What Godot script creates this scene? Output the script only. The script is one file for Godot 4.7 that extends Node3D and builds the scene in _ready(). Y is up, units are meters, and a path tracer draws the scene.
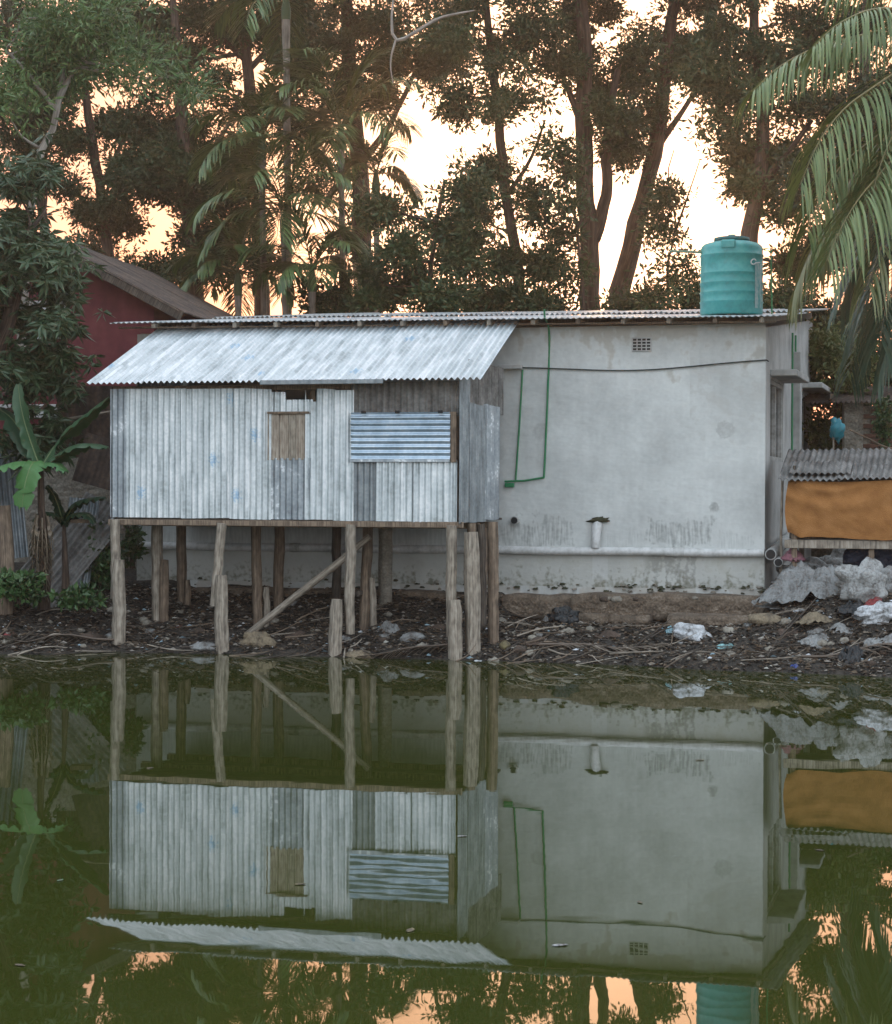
extends Node3D

# ---------------------------------------------------------------- frame
const FOCAL := 2000.0
var eye := Vector3(0, 2.1, 0)
var cam_r := Vector3.RIGHT
var cam_u := Vector3.UP
var cam_f := Vector3.FORWARD
const YAW := -15.0
var site := Vector3(-4.36, 0, -26.1)
var site_x := Vector3.RIGHT
var site_z := Vector3.BACK
var rng := RandomNumberGenerator.new()
var noise_a := FastNoiseLite.new()
var noise_b := FastNoiseLite.new()
var taken := {}
var M := {}

func at(px, py, d):
	return eye + (cam_f + cam_r * ((px - 446.0) / FOCAL) + cam_u * ((512.0 - py) / FOCAL)) * d

func fr(x, y, z):
	return site + site_x * x + Vector3(0, y, 0) + site_z * z

func to_site(p):
	var d = p - site
	return Vector3(d.dot(site_x), d.y, d.dot(site_z))

func rf(a, b):
	return rng.randf_range(a, b)

func lin(r, g, b):
	return Color(r, g, b).linear_to_srgb()

# ---------------------------------------------------------------- nodes
func numbered(called):
	if not taken.has(called):
		taken[called] = 0
		return called
	taken[called] += 1
	return "%s_%03d" % [called, taken[called]]

func tag(o, label, category, group = ""):
	o.set_meta("label", label)
	o.set_meta("category", category)
	if group != "":
		o.set_meta("group", group)
	return o

func thing(called, label, category, pos, turn = 0.0, group = ""):
	var o = Node3D.new()
	o.name = numbered(called)
	add_child(o)
	o.position = pos
	o.rotation.y = turn
	return tag(o, label, category, group)

func obj(called, mesh, mat, parent):
	var o = MeshInstance3D.new()
	o.name = called if parent != self else numbered(called)
	o.mesh = mesh
	o.material_override = mat
	parent.add_child(o, true)
	return o

func holder(called, parent):
	var o = Node3D.new()
	o.name = called
	parent.add_child(o, true)
	return o

func struct_of(o):
	o.set_meta("kind", "structure")
	return o

# ---------------------------------------------------------------- shapes
func new_st(flat = false):
	var st = SurfaceTool.new()
	st.begin(Mesh.PRIMITIVE_TRIANGLES)
	st.set_smooth_group(-1 if flat else 0)
	return st

func done(st):
	st.generate_normals()
	st.index()
	return st.commit()

func vert(st, p, uv):
	st.set_uv(uv)
	st.add_vertex(p)

func quad(st, a, b, c, d, ua, ub, uc, ud):
	vert(st, a, ua); vert(st, b, ub); vert(st, c, uc)
	vert(st, a, ua); vert(st, c, uc); vert(st, d, ud)

# box with chamfered edges; c centre, s size, b basis
func add_box(st, c, s, b = Basis.IDENTITY, ch = 0.0, uo = Vector2.ZERO):
	st.set_smooth_group(-1)
	var h = s * 0.5
	var axes = [Vector3(1, 0, 0), Vector3(0, 1, 0), Vector3(0, 0, 1)]
	ch = minf(ch, minf(h.x, minf(h.y, h.z)) * 0.6)
	for k in 3:
		for sg in [-1.0, 1.0]:
			var n = axes[k] * sg
			var u = axes[(k + 1) % 3]
			var v = axes[(k + 2) % 3]
			var hu = h[(k + 1) % 3] - ch
			var hv = h[(k + 2) % 3] - ch
			var o = n * h[k]
			var q = [o - u * hu - v * hv, o + u * hu - v * hv, o + u * hu + v * hv, o - u * hu + v * hv]
			var tu = [Vector2(-hu, -hv) + uo, Vector2(hu, -hv) + uo, Vector2(hu, hv) + uo, Vector2(-hu, hv) + uo]
			if k != 1:
				for i in 4:
					var p = q[i]
					tu[i] = (Vector2(p.z if k == 0 else p.x, p.y)) + uo
			if sg > 0:
				q.reverse(); tu.reverse()
			quad(st, c + b * q[0], c + b * q[1], c + b * q[2], c + b * q[3], tu[0], tu[1], tu[2], tu[3])
	if ch > 0.0:
		for k in 3:
			var u = axes[(k + 1) % 3]
			var v = axes[(k + 2) % 3]
			var hk = h[k] - ch
			for su in [-1.0, 1.0]:
				for sv in [-1.0, 1.0]:
					var p0 = u * su * h[(k + 1) % 3] + v * sv * (h[(k + 2) % 3] - ch)
					var p1 = u * su * (h[(k + 1) % 3] - ch) + v * sv * h[(k + 2) % 3]
					var e = axes[k] * hk
					var q = [p0 - e, p0 + e, p1 + e, p1 - e]
					if su * sv < 0:
						q.reverse()
					var t0 = Vector2(0, -hk) + uo
					var t1 = Vector2(0, hk) + uo
					quad(st, c + b * q[0], c + b * q[1], c + b * q[2], c + b * q[3], t0, t1, t1, t0)
		for sx in [-1.0, 1.0]:
			for sy in [-1.0, 1.0]:
				for sz in [-1.0, 1.0]:
					var q = [Vector3(sx * h.x, sy * (h.y - ch), sz * (h.z - ch)), Vector3(sx * (h.x - ch), sy * h.y, sz * (h.z - ch)), Vector3(sx * (h.x - ch), sy * (h.y - ch), sz * h.z)]
					if sx * sy * sz > 0:
						q.reverse()
					for p in q:
						vert(st, c + b * p, uo)
	st.set_smooth_group(0)

func box_mesh(s, ch = 0.006, off = Vector3.ZERO):
	var st = new_st(true)
	add_box(st, off, s, Basis.IDENTITY, ch, Vector2(rf(0, 3), rf(0, 3)))
	return done(st)

# tube along pts with radii
func add_tube(st, pts, rad, sides = 8, cap = true, jitter = 0.0, squareness = 0.0, turn0 = 0.0):
	var n = pts.size()
	var t = (pts[1] - pts[0]).normalized()
	var side = t.cross(Vector3.UP)
	if side.length() < 0.2:
		side = t.cross(Vector3.RIGHT)
	side = side.normalized().rotated(t, turn0)
	var rings = []
	var len_at = 0.0
	var lens = []
	var off = rf(0, 5)
	for i in n:
		var tt = (pts[mini(i + 1, n - 1)] - pts[maxi(i - 1, 0)]).normalized()
		side = (side - tt * side.dot(tt)).normalized()
		var up = side.cross(tt)
		if i > 0:
			len_at += pts[i].distance_to(pts[i - 1])
		lens.append(len_at)
		var ring = []
		for k in sides:
			var a = TAU * k / sides
			var r = rad[i] if rad is Array else rad
			if squareness > 0.0:
				r *= lerpf(1.0, 1.0 / maxf(absf(cos(a)), absf(sin(a))), squareness)
			if jitter > 0.0:
				r *= 1.0 + rf(-jitter, jitter)
			ring.append(pts[i] + (side * cos(a) + up * sin(a)) * r)
		rings.append(ring)
	var r0 = (rad[0] if rad is Array else rad)
	for i in n - 1:
		for k in sides:
			var k2 = (k + 1) % sides
			var u0 = TAU * r0 * k / sides + off
			var u1 = TAU * r0 * (k + 1) / sides + off
			quad(st, rings[i][k], rings[i + 1][k], rings[i + 1][k2], rings[i][k2], Vector2(u0, lens[i]), Vector2(u0, lens[i + 1]), Vector2(u1, lens[i + 1]), Vector2(u1, lens[i]))
	if cap:
		st.set_smooth_group(-1)
		for e in [0, n - 1]:
			for k in range(1, sides - 1):
				var a = rings[e][0]; var b = rings[e][k]; var c = rings[e][k + 1]
				if e == 0:
					vert(st, a, Vector2(off, 0)); vert(st, b, Vector2(off + .1, 0)); vert(st, c, Vector2(off + .1, .1))
				else:
					vert(st, a, Vector2(off, 0)); vert(st, c, Vector2(off + .1, .1)); vert(st, b, Vector2(off + .1, 0))
		st.set_smooth_group(0)

func tube_mesh(pts, rad, sides = 8, jitter = 0.0, sq = 0.0, turn0 = 0.0):
	var st = new_st()
	add_tube(st, pts, rad, sides, true, jitter, sq, turn0)
	return done(st)

func smooth_path(pts, n):
	var c = Curve3D.new()
	for i in pts.size():
		var a = pts[maxi(i - 1, 0)]
		var b = pts[mini(i + 1, pts.size() - 1)]
		var tn = (b - a) * 0.22
		c.add_point(pts[i], -tn, tn)
	var out = []
	var l = c.get_baked_length()
	for i in n:
		out.append(c.sample_baked(l * i / (n - 1.0), true))
	return out

# grid surface from a function of (u, v) in 0..1
func add_grid(st, nu, nv, fn, uvs = Vector2.ONE, flip = false, uo = Vector2.ZERO):
	var p = []
	for j in nv + 1:
		var row = []
		for i in nu + 1:
			row.append(fn.call(i / float(nu), j / float(nv)))
		p.append(row)
	for j in nv:
		for i in nu:
			var a = p[j][i]; var b = p[j + 1][i]; var c = p[j + 1][i + 1]; var d = p[j][i + 1]
			var ua = Vector2(i / float(nu), j / float(nv)) * uvs + uo
			var uc = Vector2((i + 1) / float(nu), (j + 1) / float(nv)) * uvs + uo
			if flip:
				quad(st, a, d, c, b, ua, Vector2(uc.x, ua.y), uc, Vector2(ua.x, uc.y))
			else:
				quad(st, a, b, c, d, ua, Vector2(ua.x, uc.y), uc, Vector2(uc.x, ua.y))

# corrugated sheet: x 0..w, y 0..h, waves along x (ridges run up y)
func sheet(w, h, o = {}):
	var pitch = o.get("pitch", 0.080)
	var amp = o.get("amp", 0.0155)
	var th = o.get("th", 0.003)
	var nv = o.get("rows", 5)
	var warp = o.get("warp", 0.006)
	var sd = o.get("seed", 1.0)
	var rag_t = o.get("rag_top", 0.0)
	var rag_b = o.get("rag_bottom", 0.0)
	var bend = o.get("bend", 0.0)
	var skew = o.get("skew", 0.0)
	var cut = o.get("cut", [])
	var nu = int(ceil(w / pitch * 8.0))
	var ph = TAU * o.get("x0", 0.0) / pitch
	var uo = Vector2(fmod(sd * 0.37, 2.0), fmod(sd * 0.61, 2.0))
	if o.has("uv0"):
		uo = o.uv0
	var pos = func(u, v, back):
		var x = u * w
		var top = h + rag_t * noise_a.get_noise_2d(x * 90.0, sd * 50.0)
		for c in cut:
			if x > c[0] and x < c[1]:
				top = minf(top, c[2])
		var bot = rag_b * noise_a.get_noise_2d(x * 60.0 + 500.0, sd * 50.0)
		var y = lerpf(bot, top, v)
		var dent = noise_b.get_noise_3d(x * 28.0, y * 22.0, sd * 77.0)
		var a = amp * (1.0 + 0.25 * noise_b.get_noise_3d(x * 50.0, y * 20.0, sd * 31.0))
		var z = a * sin(TAU * x / pitch + ph) + warp * dent * 2.0
		if back:
			z -= th
		z -= bend * u * u
		return Vector3(x + skew * v, y, z)
	var st = new_st()
	add_grid(st, nu, nv, func(u, v): return pos.call(u, v, false), Vector2(w, h), false, uo)
	add_grid(st, nu, nv, func(u, v): return pos.call(u, v, true), Vector2(w, h), true, uo)
	st.set_smooth_group(-1)
	for e in [0.0, 1.0]:
		for i in nu:
			var a = pos.call(i / float(nu), e, false); var b = pos.call((i + 1) / float(nu), e, false)
			var c = pos.call((i + 1) / float(nu), e, true); var d = pos.call(i / float(nu), e, true)
			if e == 0.0:
				quad(st, a, b, c, d, uo, uo, uo, uo)
			else:
				quad(st, d, c, b, a, uo, uo, uo, uo)
	return done(st)

func lathe(prof, sides = 40):
	var st = new_st()
	var v = 0.0
	for i in prof.size() - 1:
		var l = prof[i].distance_to(prof[i + 1])
		for k in sides:
			var a0 = TAU * k / sides
			var a1 = TAU * (k + 1) / sides
			var p = prof[i]; var q = prof[i + 1]
			var u0 = a0 / TAU * 2.7; var u1 = a1 / TAU * 2.7
			quad(st, Vector3(p.x * cos(a0), p.y, p.x * sin(a0)), Vector3(q.x * cos(a0), q.y, q.x * sin(a0)), Vector3(q.x * cos(a1), q.y, q.x * sin(a1)), Vector3(p.x * cos(a1), p.y, p.x * sin(a1)), Vector2(u0, v), Vector2(u0, v + l), Vector2(u1, v + l), Vector2(u1, v))
		v += l
	return done(st)

# crumpled lump: cloth, plastic bag, stone
func lump(s, sd, rough = 0.3, freq = 2.0, n = 14, flat_below = 0.25):
	var st = new_st()
	var fn = func(u, v):
		var a = -u * TAU
		var b = (v - 0.5) * PI
		var d = Vector3(cos(b) * cos(a), sin(b), cos(b) * sin(a))
		var k = 1.0 + rough * (absf(noise_b.get_noise_3d(d.x * freq * 60 + sd * 13.0, d.y * freq * 60, d.z * freq * 60)) * 2.4 - 0.5) + rough * 0.6 * noise_a.get_noise_3d(d.x * freq * 160, d.y * freq * 160 + sd * 7.0, d.z * freq * 160)
		var p = d * k
		if p.y < -flat_below:
			p.y = -flat_below
		return p * s * 0.5
	add_grid(st, n * 2, n, fn, Vector2(s.x * 3.0, s.y * 1.5))
	return done(st)

# limp sheet of cloth or plastic lying in a heap: folds run one way, edges ragged
func drape(s, sd, n = 30):
	var st = new_st()
	var pos = func(u, v, lower):
		var a = u * 2.0 - 1.0
		var b = v * 2.0 - 1.0
		var q = Vector2(a * sqrt(1.0 - b * b * 0.5), b * sqrt(1.0 - a * a * 0.5))
		var ang = q.angle()
		var rag = 1.0 + 0.28 * noise_a.get_noise_2d(cos(ang) * 70 + sd * 31.0, sin(ang) * 70) + 0.16 * noise_b.get_noise_2d(cos(ang) * 260, sin(ang) * 260 + sd * 17.0)
		q *= rag
		var r = clampf(q.length(), 0, 1)
		var h = (1.0 - r * r * r) * (0.5 + 0.75 * noise_a.get_noise_2d(q.x * 60 + sd * 9.0, q.y * 60))
		var f1 = 1.0 - absf(noise_b.get_noise_2d(q.x * 70 + q.y * 40 + sd * 5.0, q.y * 190 - q.x * 60)) * 2.2
		var f2 = 1.0 - absf(noise_a.get_noise_2d(q.x * 230 + sd * 3.0, q.y * 150 + q.x * 90)) * 2.0
		h += (0.30 * f1 + 0.16 * f2) * (0.35 + 0.65 * (1.0 - r))
		var y = maxf(h, 0.02) * s.y * 0.72
		if lower:
			y = minf(y - 0.008, 0.0)
		return Vector3(q.x * s.x * 0.5, y, q.y * s.z * 0.5)
	add_grid(st, n, n, func(u, v): return pos.call(u, v, false), Vector2(s.x, s.z), true)
	add_grid(st, n, n, func(u, v): return pos.call(u, v, true), Vector2(s.x, s.z), false)
	return done(st)

# ---------------------------------------------------------------- textures
func gray(w, h, freq, sd, oct = 4, sw = 0, sh = 0, ridged = false):
	var n = FastNoiseLite.new()
	n.noise_type = FastNoiseLite.TYPE_SIMPLEX_SMOOTH
	n.seed = sd
	n.frequency = freq
	n.fractal_type = FastNoiseLite.FRACTAL_RIDGED if ridged else FastNoiseLite.FRACTAL_FBM
	n.fractal_octaves = oct
	var im = n.get_seamless_image(sw if sw > 0 else w, sh if sh > 0 else h)
	if im.get_width() != w or im.get_height() != h:
		im.resize(w, h, Image.INTERPOLATE_CUBIC)
	im.convert(Image.FORMAT_L8)
	return im

# layers: [image, weight]; stops: [[pos, Color linear]...]
func blend(w, h, layers, stops):
	var datas = []
	var ws = []
	for l in layers:
		datas.append(l[0].get_data())
		ws.append(l[1])
	var g = Gradient.new()
	var offs = PackedFloat32Array()
	var cols = PackedColorArray()
	for s in stops:
		offs.append(s[0]); cols.append(s[1])
	g.offsets = offs
	g.colors = cols
	var lut = PackedByteArray()
	for i in 256:
		var c = g.sample(i / 255.0).linear_to_srgb()
		lut.append(int(clampf(c.r, 0, 1) * 255)); lut.append(int(clampf(c.g, 0, 1) * 255)); lut.append(int(clampf(c.b, 0, 1) * 255))
	var out = PackedByteArray()
	out.resize(w * h * 3)
	var nl = ws.size()
	for i in w * h:
		var v = 0.0
		for k in nl:
			v += ws[k] * datas[k][i]
		var q = clampi(int(v), 0, 255) * 3
		out[i * 3] = lut[q]; out[i * 3 + 1] = lut[q + 1]; out[i * 3 + 2] = lut[q + 2]
	return Image.create_from_data(w, h, false, Image.FORMAT_RGB8, out)

func tex_of(im):
	im.generate_mipmaps()
	return ImageTexture.create_from_image(im)

func nrm(im, strength = 4.0):
	var q = im.duplicate()
	q.convert(Image.FORMAT_RGBA8)
	q.bump_map_to_normal_map(strength)
	return ImageTexture.create_from_image(q)

func mat(col, rough = 0.8, metal = 0.0, spec = 0.5):
	var m = StandardMaterial3D.new()
	m.albedo_color = col
	m.roughness = rough
	m.metallic = metal
	m.metallic_specular = spec
	m.cull_mode = BaseMaterial3D.CULL_DISABLED
	return m

func tmat(im, scale, rough = 0.85, metal = 0.0, tri = false, nim = null, nsc = 1.0, tint = Color.WHITE):
	var m = mat(tint, rough, metal)
	m.albedo_texture = im if im is Texture2D else tex_of(im)
	m.uv1_scale = Vector3(scale, scale, scale) if not scale is Vector3 else scale
	if tri:
		m.uv1_triplanar = true
		m.uv1_world_triplanar = true
	if nim != null:
		m.normal_enabled = true
		m.normal_texture = nim
		m.normal_scale = nsc
	return m

func leaf_mat(col, back, rough = 0.5):
	var m = mat(col, rough)
	m.vertex_color_use_as_albedo = true
	m.backlight_enabled = true
	m.backlight = back
	return m

func painted_wall(w, h, fx, fy):
	# plaster with grime: u along the front (local x -0.75..8.2), v from 4.27 down to 0.8
	var coarse = gray(w, h, 0.006, 11, 4)
	var fine = gray(w, h, 0.09, 12, 3)
	var streak = gray(w, h, 0.05, 13, 3, w, 24)
	var mid = gray(w, h, 0.022, 14, 4)
	var hatch = gray(w, h, 0.16, 15, 2, w, 60)
	var dh = hatch.get_data()
	var dc = coarse.get_data(); var df = fine.get_data(); var ds = streak.get_data(); var dm = mid.get_data()
	var out = PackedByteArray()
	out.resize(w * h * 3)
	for j in h:
		var y = fy.x + (fy.y - fy.x) * j / float(h)
		for i in w:
			var x = fx.x + (fx.y - fx.x) * i / float(w)
			var k = j * w + i
			var c = dc[k] / 255.0 - 0.5
			var f = df[k] / 255.0 - 0.5
			var s = ds[k] / 255.0 - 0.5
			var m = dm[k] / 255.0 - 0.5
			var val = 0.60 + c * 0.18 + f * 0.07 + s * 0.05 + m * 0.08
			var col = Vector3(val * 0.975, val, val * 0.97)
			if y < 1.30:
				# plinth: weathered warmer cement with blotches
				var q = clampf((m + c * 0.8 + f * 0.5 + 0.05) * 2.2, 0.0, 1.0)
				col = col.lerp(Vector3(0.40, 0.39, 0.33), 0.35 + 0.3 * q)
				if x > 6.5 and x < 7.5:
					col = col.lerp(Vector3(0.26, 0.26, 0.24), clampf((m * 0.7 + s * 0.8 + f * 0.8 + 0.2) * 2.2, 0, 0.65) * smoothstep(0.0, 0.25, 0.5 - absf(x - 7.0)))
				# algae at the foot
				var al = clampf((0.16 - (y - 0.8) + m * 0.25 + s * 0.3 + f * 0.5) * 3.2, 0.0, 1.0)
				col = col.lerp(Vector3(0.13, 0.125, 0.075), al * 0.75)
			else:
				# splashed grime above the pipe: hatched dark patches with ragged rims
				var g = 0.0
				for p in [[5.05, 0.62, 1.37, 1.74, 0.85], [7.10, 0.48, 1.38, 1.74, 0.9], [7.75, 0.3, 1.34, 1.55, 0.4], [6.3, 0.35, 1.34, 1.58, 0.35], [2.0, 3.2, 1.34, 1.7, 0.4]]:
					var rim = minf(minf(p[1] - absf(x - p[0]), (p[3] - y) * 1.3), (y - p[2]) * 2.0 + 0.1) + m * 0.35 + f * 0.16 + s * 0.12
					g = maxf(g, clampf(rim * 9.0, 0.0, 1.0) * p[4])
				g *= clampf(0.5 + (dh[k] / 255.0 - 0.5) * 1.3 + f * 0.8, 0.05, 1.0)
				col = col.lerp(Vector3(0.17, 0.18, 0.17), g * 0.72)
				# old brown damp under the eave
				var e = clampf((m + c + (y - 4.0) * 1.2 + s * 0.4) * 4.0, 0.0, 1.0)
				col = col.lerp(Vector3(0.38, 0.34, 0.28), e * 0.55)
				# faint line of the cable clamp and damp blotch over it
				if x > 7.2:
					var b2 = clampf((m * 1.4 + f * 0.5 + 0.12 - absf(y - 3.5) * 0.6) * 4.0, 0.0, 1.0)
					col = col.lerp(Vector3(0.44, 0.43, 0.40), b2 * 0.4)
			# filled round holes and chips
			for p in [[7.68, 2.88, 0.13, 0.5], [5.17, 2.88, 0.12, 0.45], [7.52, 1.88, 0.07, 0.8], [4.6, 2.6, 0.1, 0.3]]:
				var r = Vector2(x - p[0], y - p[1]).length() + f * 0.05 + m * 0.06
				if r < p[2]:
					col = col.lerp(Vector3(0.33, 0.335, 0.32), p[3] * clampf((p[2] - r) * 40.0, 0, 1) * (0.4 + clampf(0.5 + f * 2.0, 0, 0.6)))
			# lime streak below the spout
			if absf(x - 5.98) < 0.11 + s * 0.1 and y < 1.28 and y > 0.9:
				col = col.lerp(Vector3(0.62, 0.63, 0.62), 0.4)
			var cc = Color(clampf(col.x, 0, 1), clampf(col.y, 0, 1), clampf(col.z, 0, 1)).linear_to_srgb()
			out[k * 3] = int(cc.r * 255); out[k * 3 + 1] = int(cc.g * 255); out[k * 3 + 2] = int(cc.b * 255)
	return Image.create_from_data(w, h, false, Image.FORMAT_RGB8, out)

func stamped(base_im, stamps):
	# faded blue maker's stamps printed on new sheets
	var im = base_im.duplicate()
	var w = im.get_width(); var h = im.get_height()
	for s in stamps:
		var n = gray(64, 64, 0.09, int(s[2]), 3)
		for j in 64:
			for i in 64:
				var r = Vector2((i - 32) / 22.0, (j - 32) / 30.0).length()
				var a = clampf((1.0 - r) * 1.4 + (n.get_pixel(i, j).r - 0.55) * 2.5, 0, 1) * 0.3
				var x = (int(s[0] * w) + i) % w; var y = (int(s[1] * h) + j) % h
				im.set_pixel(x, y, im.get_pixel(x, y).lerp(Color(0.20, 0.52, 0.78), a))
	return im

func make_materials():
	var st = gray(512, 512, 0.03, 21, 4, 512, 40)
	var fi = gray(512, 512, 0.05, 22, 4)
	var co = gray(512, 512, 0.008, 23, 4)
	var bright = blend(512, 512, [[st, 0.55], [fi, 0.25], [co, 0.2]], [[0.2, Color(.38, .42, .43)], [0.42, Color(.58, .63, .645)], [0.58, Color(.67, .715, .73)], [0.66, Color(.78, .81, .82)], [0.85, Color(.84, .865, .875)]])
	M.metal_new = tmat(stamped(bright, [[0.12, 0.2, 5], [0.55, 0.62, 6], [0.7, 0.1, 7]]), 0.62, 0.42, 0.72)
	M.metal_plain = tmat(bright, 0.5, 0.42, 0.72)
	M.metal_roof = tmat(stamped(bright, [[0.3, 0.5, 5], [0.8, 0.2, 6]]), 0.45, 0.42, 0.62)
	var dull = blend(512, 512, [[st, 0.4], [fi, 0.25], [co, 0.35]], [[0.2, Color(.14, .16, .17)], [0.5, Color(.24, .27, .285)], [0.8, Color(.36, .39, .40)]])
	M.metal_old = tmat(dull, 0.6, 0.45, 0.6)
	var mid = blend(512, 512, [[st, 0.3], [fi, 0.3], [co, 0.4]], [[0.2, Color(.22, .25, .27)], [0.5, Color(.36, .40, .43)], [0.62, Color(.43, .47, .49)], [0.66, Color(.66, .70, .72)], [0.85, Color(.75, .78, .8)]])
	M.metal_mid = tmat(mid, 0.6, 0.42, 0.7)
	var blue = blend(512, 512, [[st, 0.2], [fi, 0.3], [co, 0.5]], [[0.2, Color(.34, .43, .51)], [0.5, Color(.46, .56, .65)], [0.85, Color(.65, .72, .78)]])
	M.metal_blue = tmat(blue, 0.6, 0.36, 0.75)
	var rust = blend(512, 512, [[st, 0.25], [fi, 0.35], [co, 0.4]], [[0.25, Color(.035, .026, .022)], [0.5, Color(.075, .055, .045)], [0.62, Color(.11, .075, .055)], [0.8, Color(.15, .13, .115)]])
	M.rust = tmat(rust, 0.5, 0.8, 0.1)
	var greyrust = blend(512, 512, [[st, 0.3], [fi, 0.3], [co, 0.4]], [[0.25, Color(.10, .095, .09)], [0.5, Color(.20, .195, .185)], [0.75, Color(.32, .31, .295)]])
	M.metal_weather = tmat(greyrust, 0.6, 0.65, 0.25)
	# wood
	var g1 = gray(512, 512, 0.03, 31, 4, 512, 20)
	var g2 = gray(512, 512, 0.012, 32, 3)
	var g3 = gray(512, 512, 0.1, 33, 2, 512, 60)
	var wn = nrm(g1, 6.0)
	M.wood_grey = tmat(blend(512, 512, [[g1, 0.4], [g2, 0.4], [g3, 0.2]], [[0.2, Color(.12, .10, .08)], [0.45, Color(.26, .22, .175)], [0.6, Color(.36, .31, .25)], [0.85, Color(.47, .42, .35)]]), Vector3(2.2, 0.9, 1), 0.9, 0.0, false, wn, 0.7)
	M.wood_brown = tmat(blend(512, 512, [[g1, 0.45], [g2, 0.35], [g3, 0.2]], [[0.2, Color(.075, .055, .04)], [0.5, Color(.19, .14, .10)], [0.65, Color(.26, .195, .14)], [0.85, Color(.34, .265, .19)]]), Vector3(2.2, 0.9, 1), 0.9, 0.0, false, wn, 0.7)
	M.wood_dark = tmat(blend(512, 512, [[g1, 0.5], [g2, 0.3], [g3, 0.2]], [[0.2, Color(.03, .024, .02)], [0.5, Color(.075, .06, .048)], [0.8, Color(.14, .115, .09)]]), Vector3(2.2, 0.9, 1), 0.9, 0.0, false, wn, 0.7)
	# plaster
	M.wall_front = tmat(painted_wall(1280, 496, Vector2(-0.75, 8.2), Vector2(4.27, 0.8)), 1.0, 0.9, 0.0, false, nrm(gray(512, 512, 0.06, 41, 5), 2.0), 0.25)
	var pl = blend(512, 512, [[gray(512, 512, 0.008, 42, 4), 0.5], [gray(512, 512, 0.06, 43, 4), 0.2], [st, 0.3]], [[0.2, Color(.30, .30, .285)], [0.45, Color(.45, .45, .435)], [0.8, Color(.58, .58, .565)]])
	M.plaster = tmat(pl, 0.35, 0.9, 0.0, true, nrm(gray(256, 256, 0.06, 44, 4), 2.0), 0.3)
	var ce = blend(512, 512, [[gray(512, 512, 0.012, 45, 5), 0.5], [gray(512, 512, 0.08, 46, 4), 0.5]], [[0.2, Color(.12, .105, .085)], [0.5, Color(.24, .215, .175)], [0.8, Color(.36, .335, .285)]])
	M.cement = tmat(ce, 0.6, 0.95, 0.0, true, nrm(gray(256, 256, 0.06, 47, 5), 5.0), 0.8)
	var mu = blend(512, 512, [[gray(512, 512, 0.012, 48, 5), 0.5], [gray(512, 512, 0.08, 49, 4), 0.5]], [[0.2, Color(.05, .038, .028)], [0.45, Color(.12, .09, .065)], [0.6, Color(.19, .145, .105)], [0.8, Color(.30, .25, .2)]])
	M.mud = tmat(mu, 0.7, 0.95, 0.0, true, nrm(gray(256, 256, 0.06, 47, 5), 7.0), 1.0)
	M.wood_tan = tmat(blend(512, 512, [[g1, 0.4], [g2, 0.4], [g3, 0.2]], [[0.2, Color(.17, .13, .10)], [0.45, Color(.32, .265, .21)], [0.6, Color(.40, .34, .275)], [0.85, Color(.5, .44, .37)]]), Vector3(2.2, 0.9, 1), 0.9, 0.0, false, wn, 0.6)
	# ground
	var so = blend(512, 512, [[gray(512, 512, 0.015, 51, 5), 0.45], [gray(512, 512, 0.09, 52, 4), 0.55]], [[0.22, Color(.010, .008, .0065)], [0.45, Color(.027, .022, .017)], [0.6, Color(.048, .039, .030)], [0.8, Color(.095, .08, .065)]])
	M.soil = tmat(so, 0.5, 0.95, 0.0, true, nrm(gray(512, 512, 0.07, 53, 5), 8.0), 1.0)
	# red house
	var rd = blend(512, 512, [[gray(512, 512, 0.01, 61, 4), 0.5], [st, 0.25], [fi, 0.25]], [[0.2, Color(.095, .022, .027)], [0.5, Color(.15, .033, .039)], [0.8, Color(.19, .055, .056)]])
	M.red_wall = tmat(rd, 0.3, 0.9, 0.0, true)
	# cloth
	var we = gray(256, 256, 0.3, 71, 2)
	M.orange_cloth = tmat(blend(512, 512, [[gray(512, 512, 0.01, 72, 4), 0.5], [gray(512, 512, 0.2, 73, 2), 0.35], [fi, 0.15]], [[0.2, Color(.26, .11, .032)], [0.5, Color(.34, .15, .044)], [0.8, Color(.40, .19, .066)]]), 0.7, 0.95, 0.0, false, nrm(we, 2.0), 0.4)
	M.teal = tmat(blend(256, 256, [[gray(256, 256, 0.02, 74, 4), 0.6], [gray(256, 256, 0.08, 75, 3), 0.4]], [[0.2, Color(.025, .23, .22)], [0.5, Color(.035, .29, .28)], [0.8, Color(.07, .34, .32)]]), 0.6, 0.36)
	var bk = gray(512, 512, 0.04, 81, 4, 512, 60)
	M.bark = tmat(blend(512, 512, [[bk, 0.6], [co, 0.4]], [[0.2, Color(.03, .02, .015)], [0.5, Color(.075, .05, .036)], [0.8, Color(.14, .1, .075)]]), Vector3(1.2, 0.5, 1), 0.95, 0.0, false, nrm(bk, 8.0), 1.0)
	M.bark_pale = tmat(blend(512, 512, [[bk, 0.5], [co, 0.5]], [[0.2, Color(.13, .11, .09)], [0.5, Color(.26, .23, .195)], [0.8, Color(.4, .36, .31)]]), Vector3(1.2, 0.5, 1), 0.95)
	M.pvc = mat(lin(.62, .63, .62), 0.5)
	M.pvc_dirty = tmat(blend(256, 256, [[gray(256, 256, 0.02, 91, 4), 0.6], [gray(256, 256, 0.08, 92, 3), 0.4]], [[0.2, Color(.28, .275, .25)], [0.5, Color(.48, .48, .46)], [0.8, Color(.62, .62, .61)]]), 0.8, 0.55, 0.0, true)
	M.pvc_pale = tmat(blend(256, 256, [[gray(256, 256, 0.02, 91, 4), 0.6], [gray(256, 256, 0.08, 92, 3), 0.4]], [[0.2, Color(.42, .42, .40)], [0.5, Color(.62, .62, .61)], [0.8, Color(.74, .74, .73)]]), 0.8, 0.5, 0.0, true)
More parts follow.
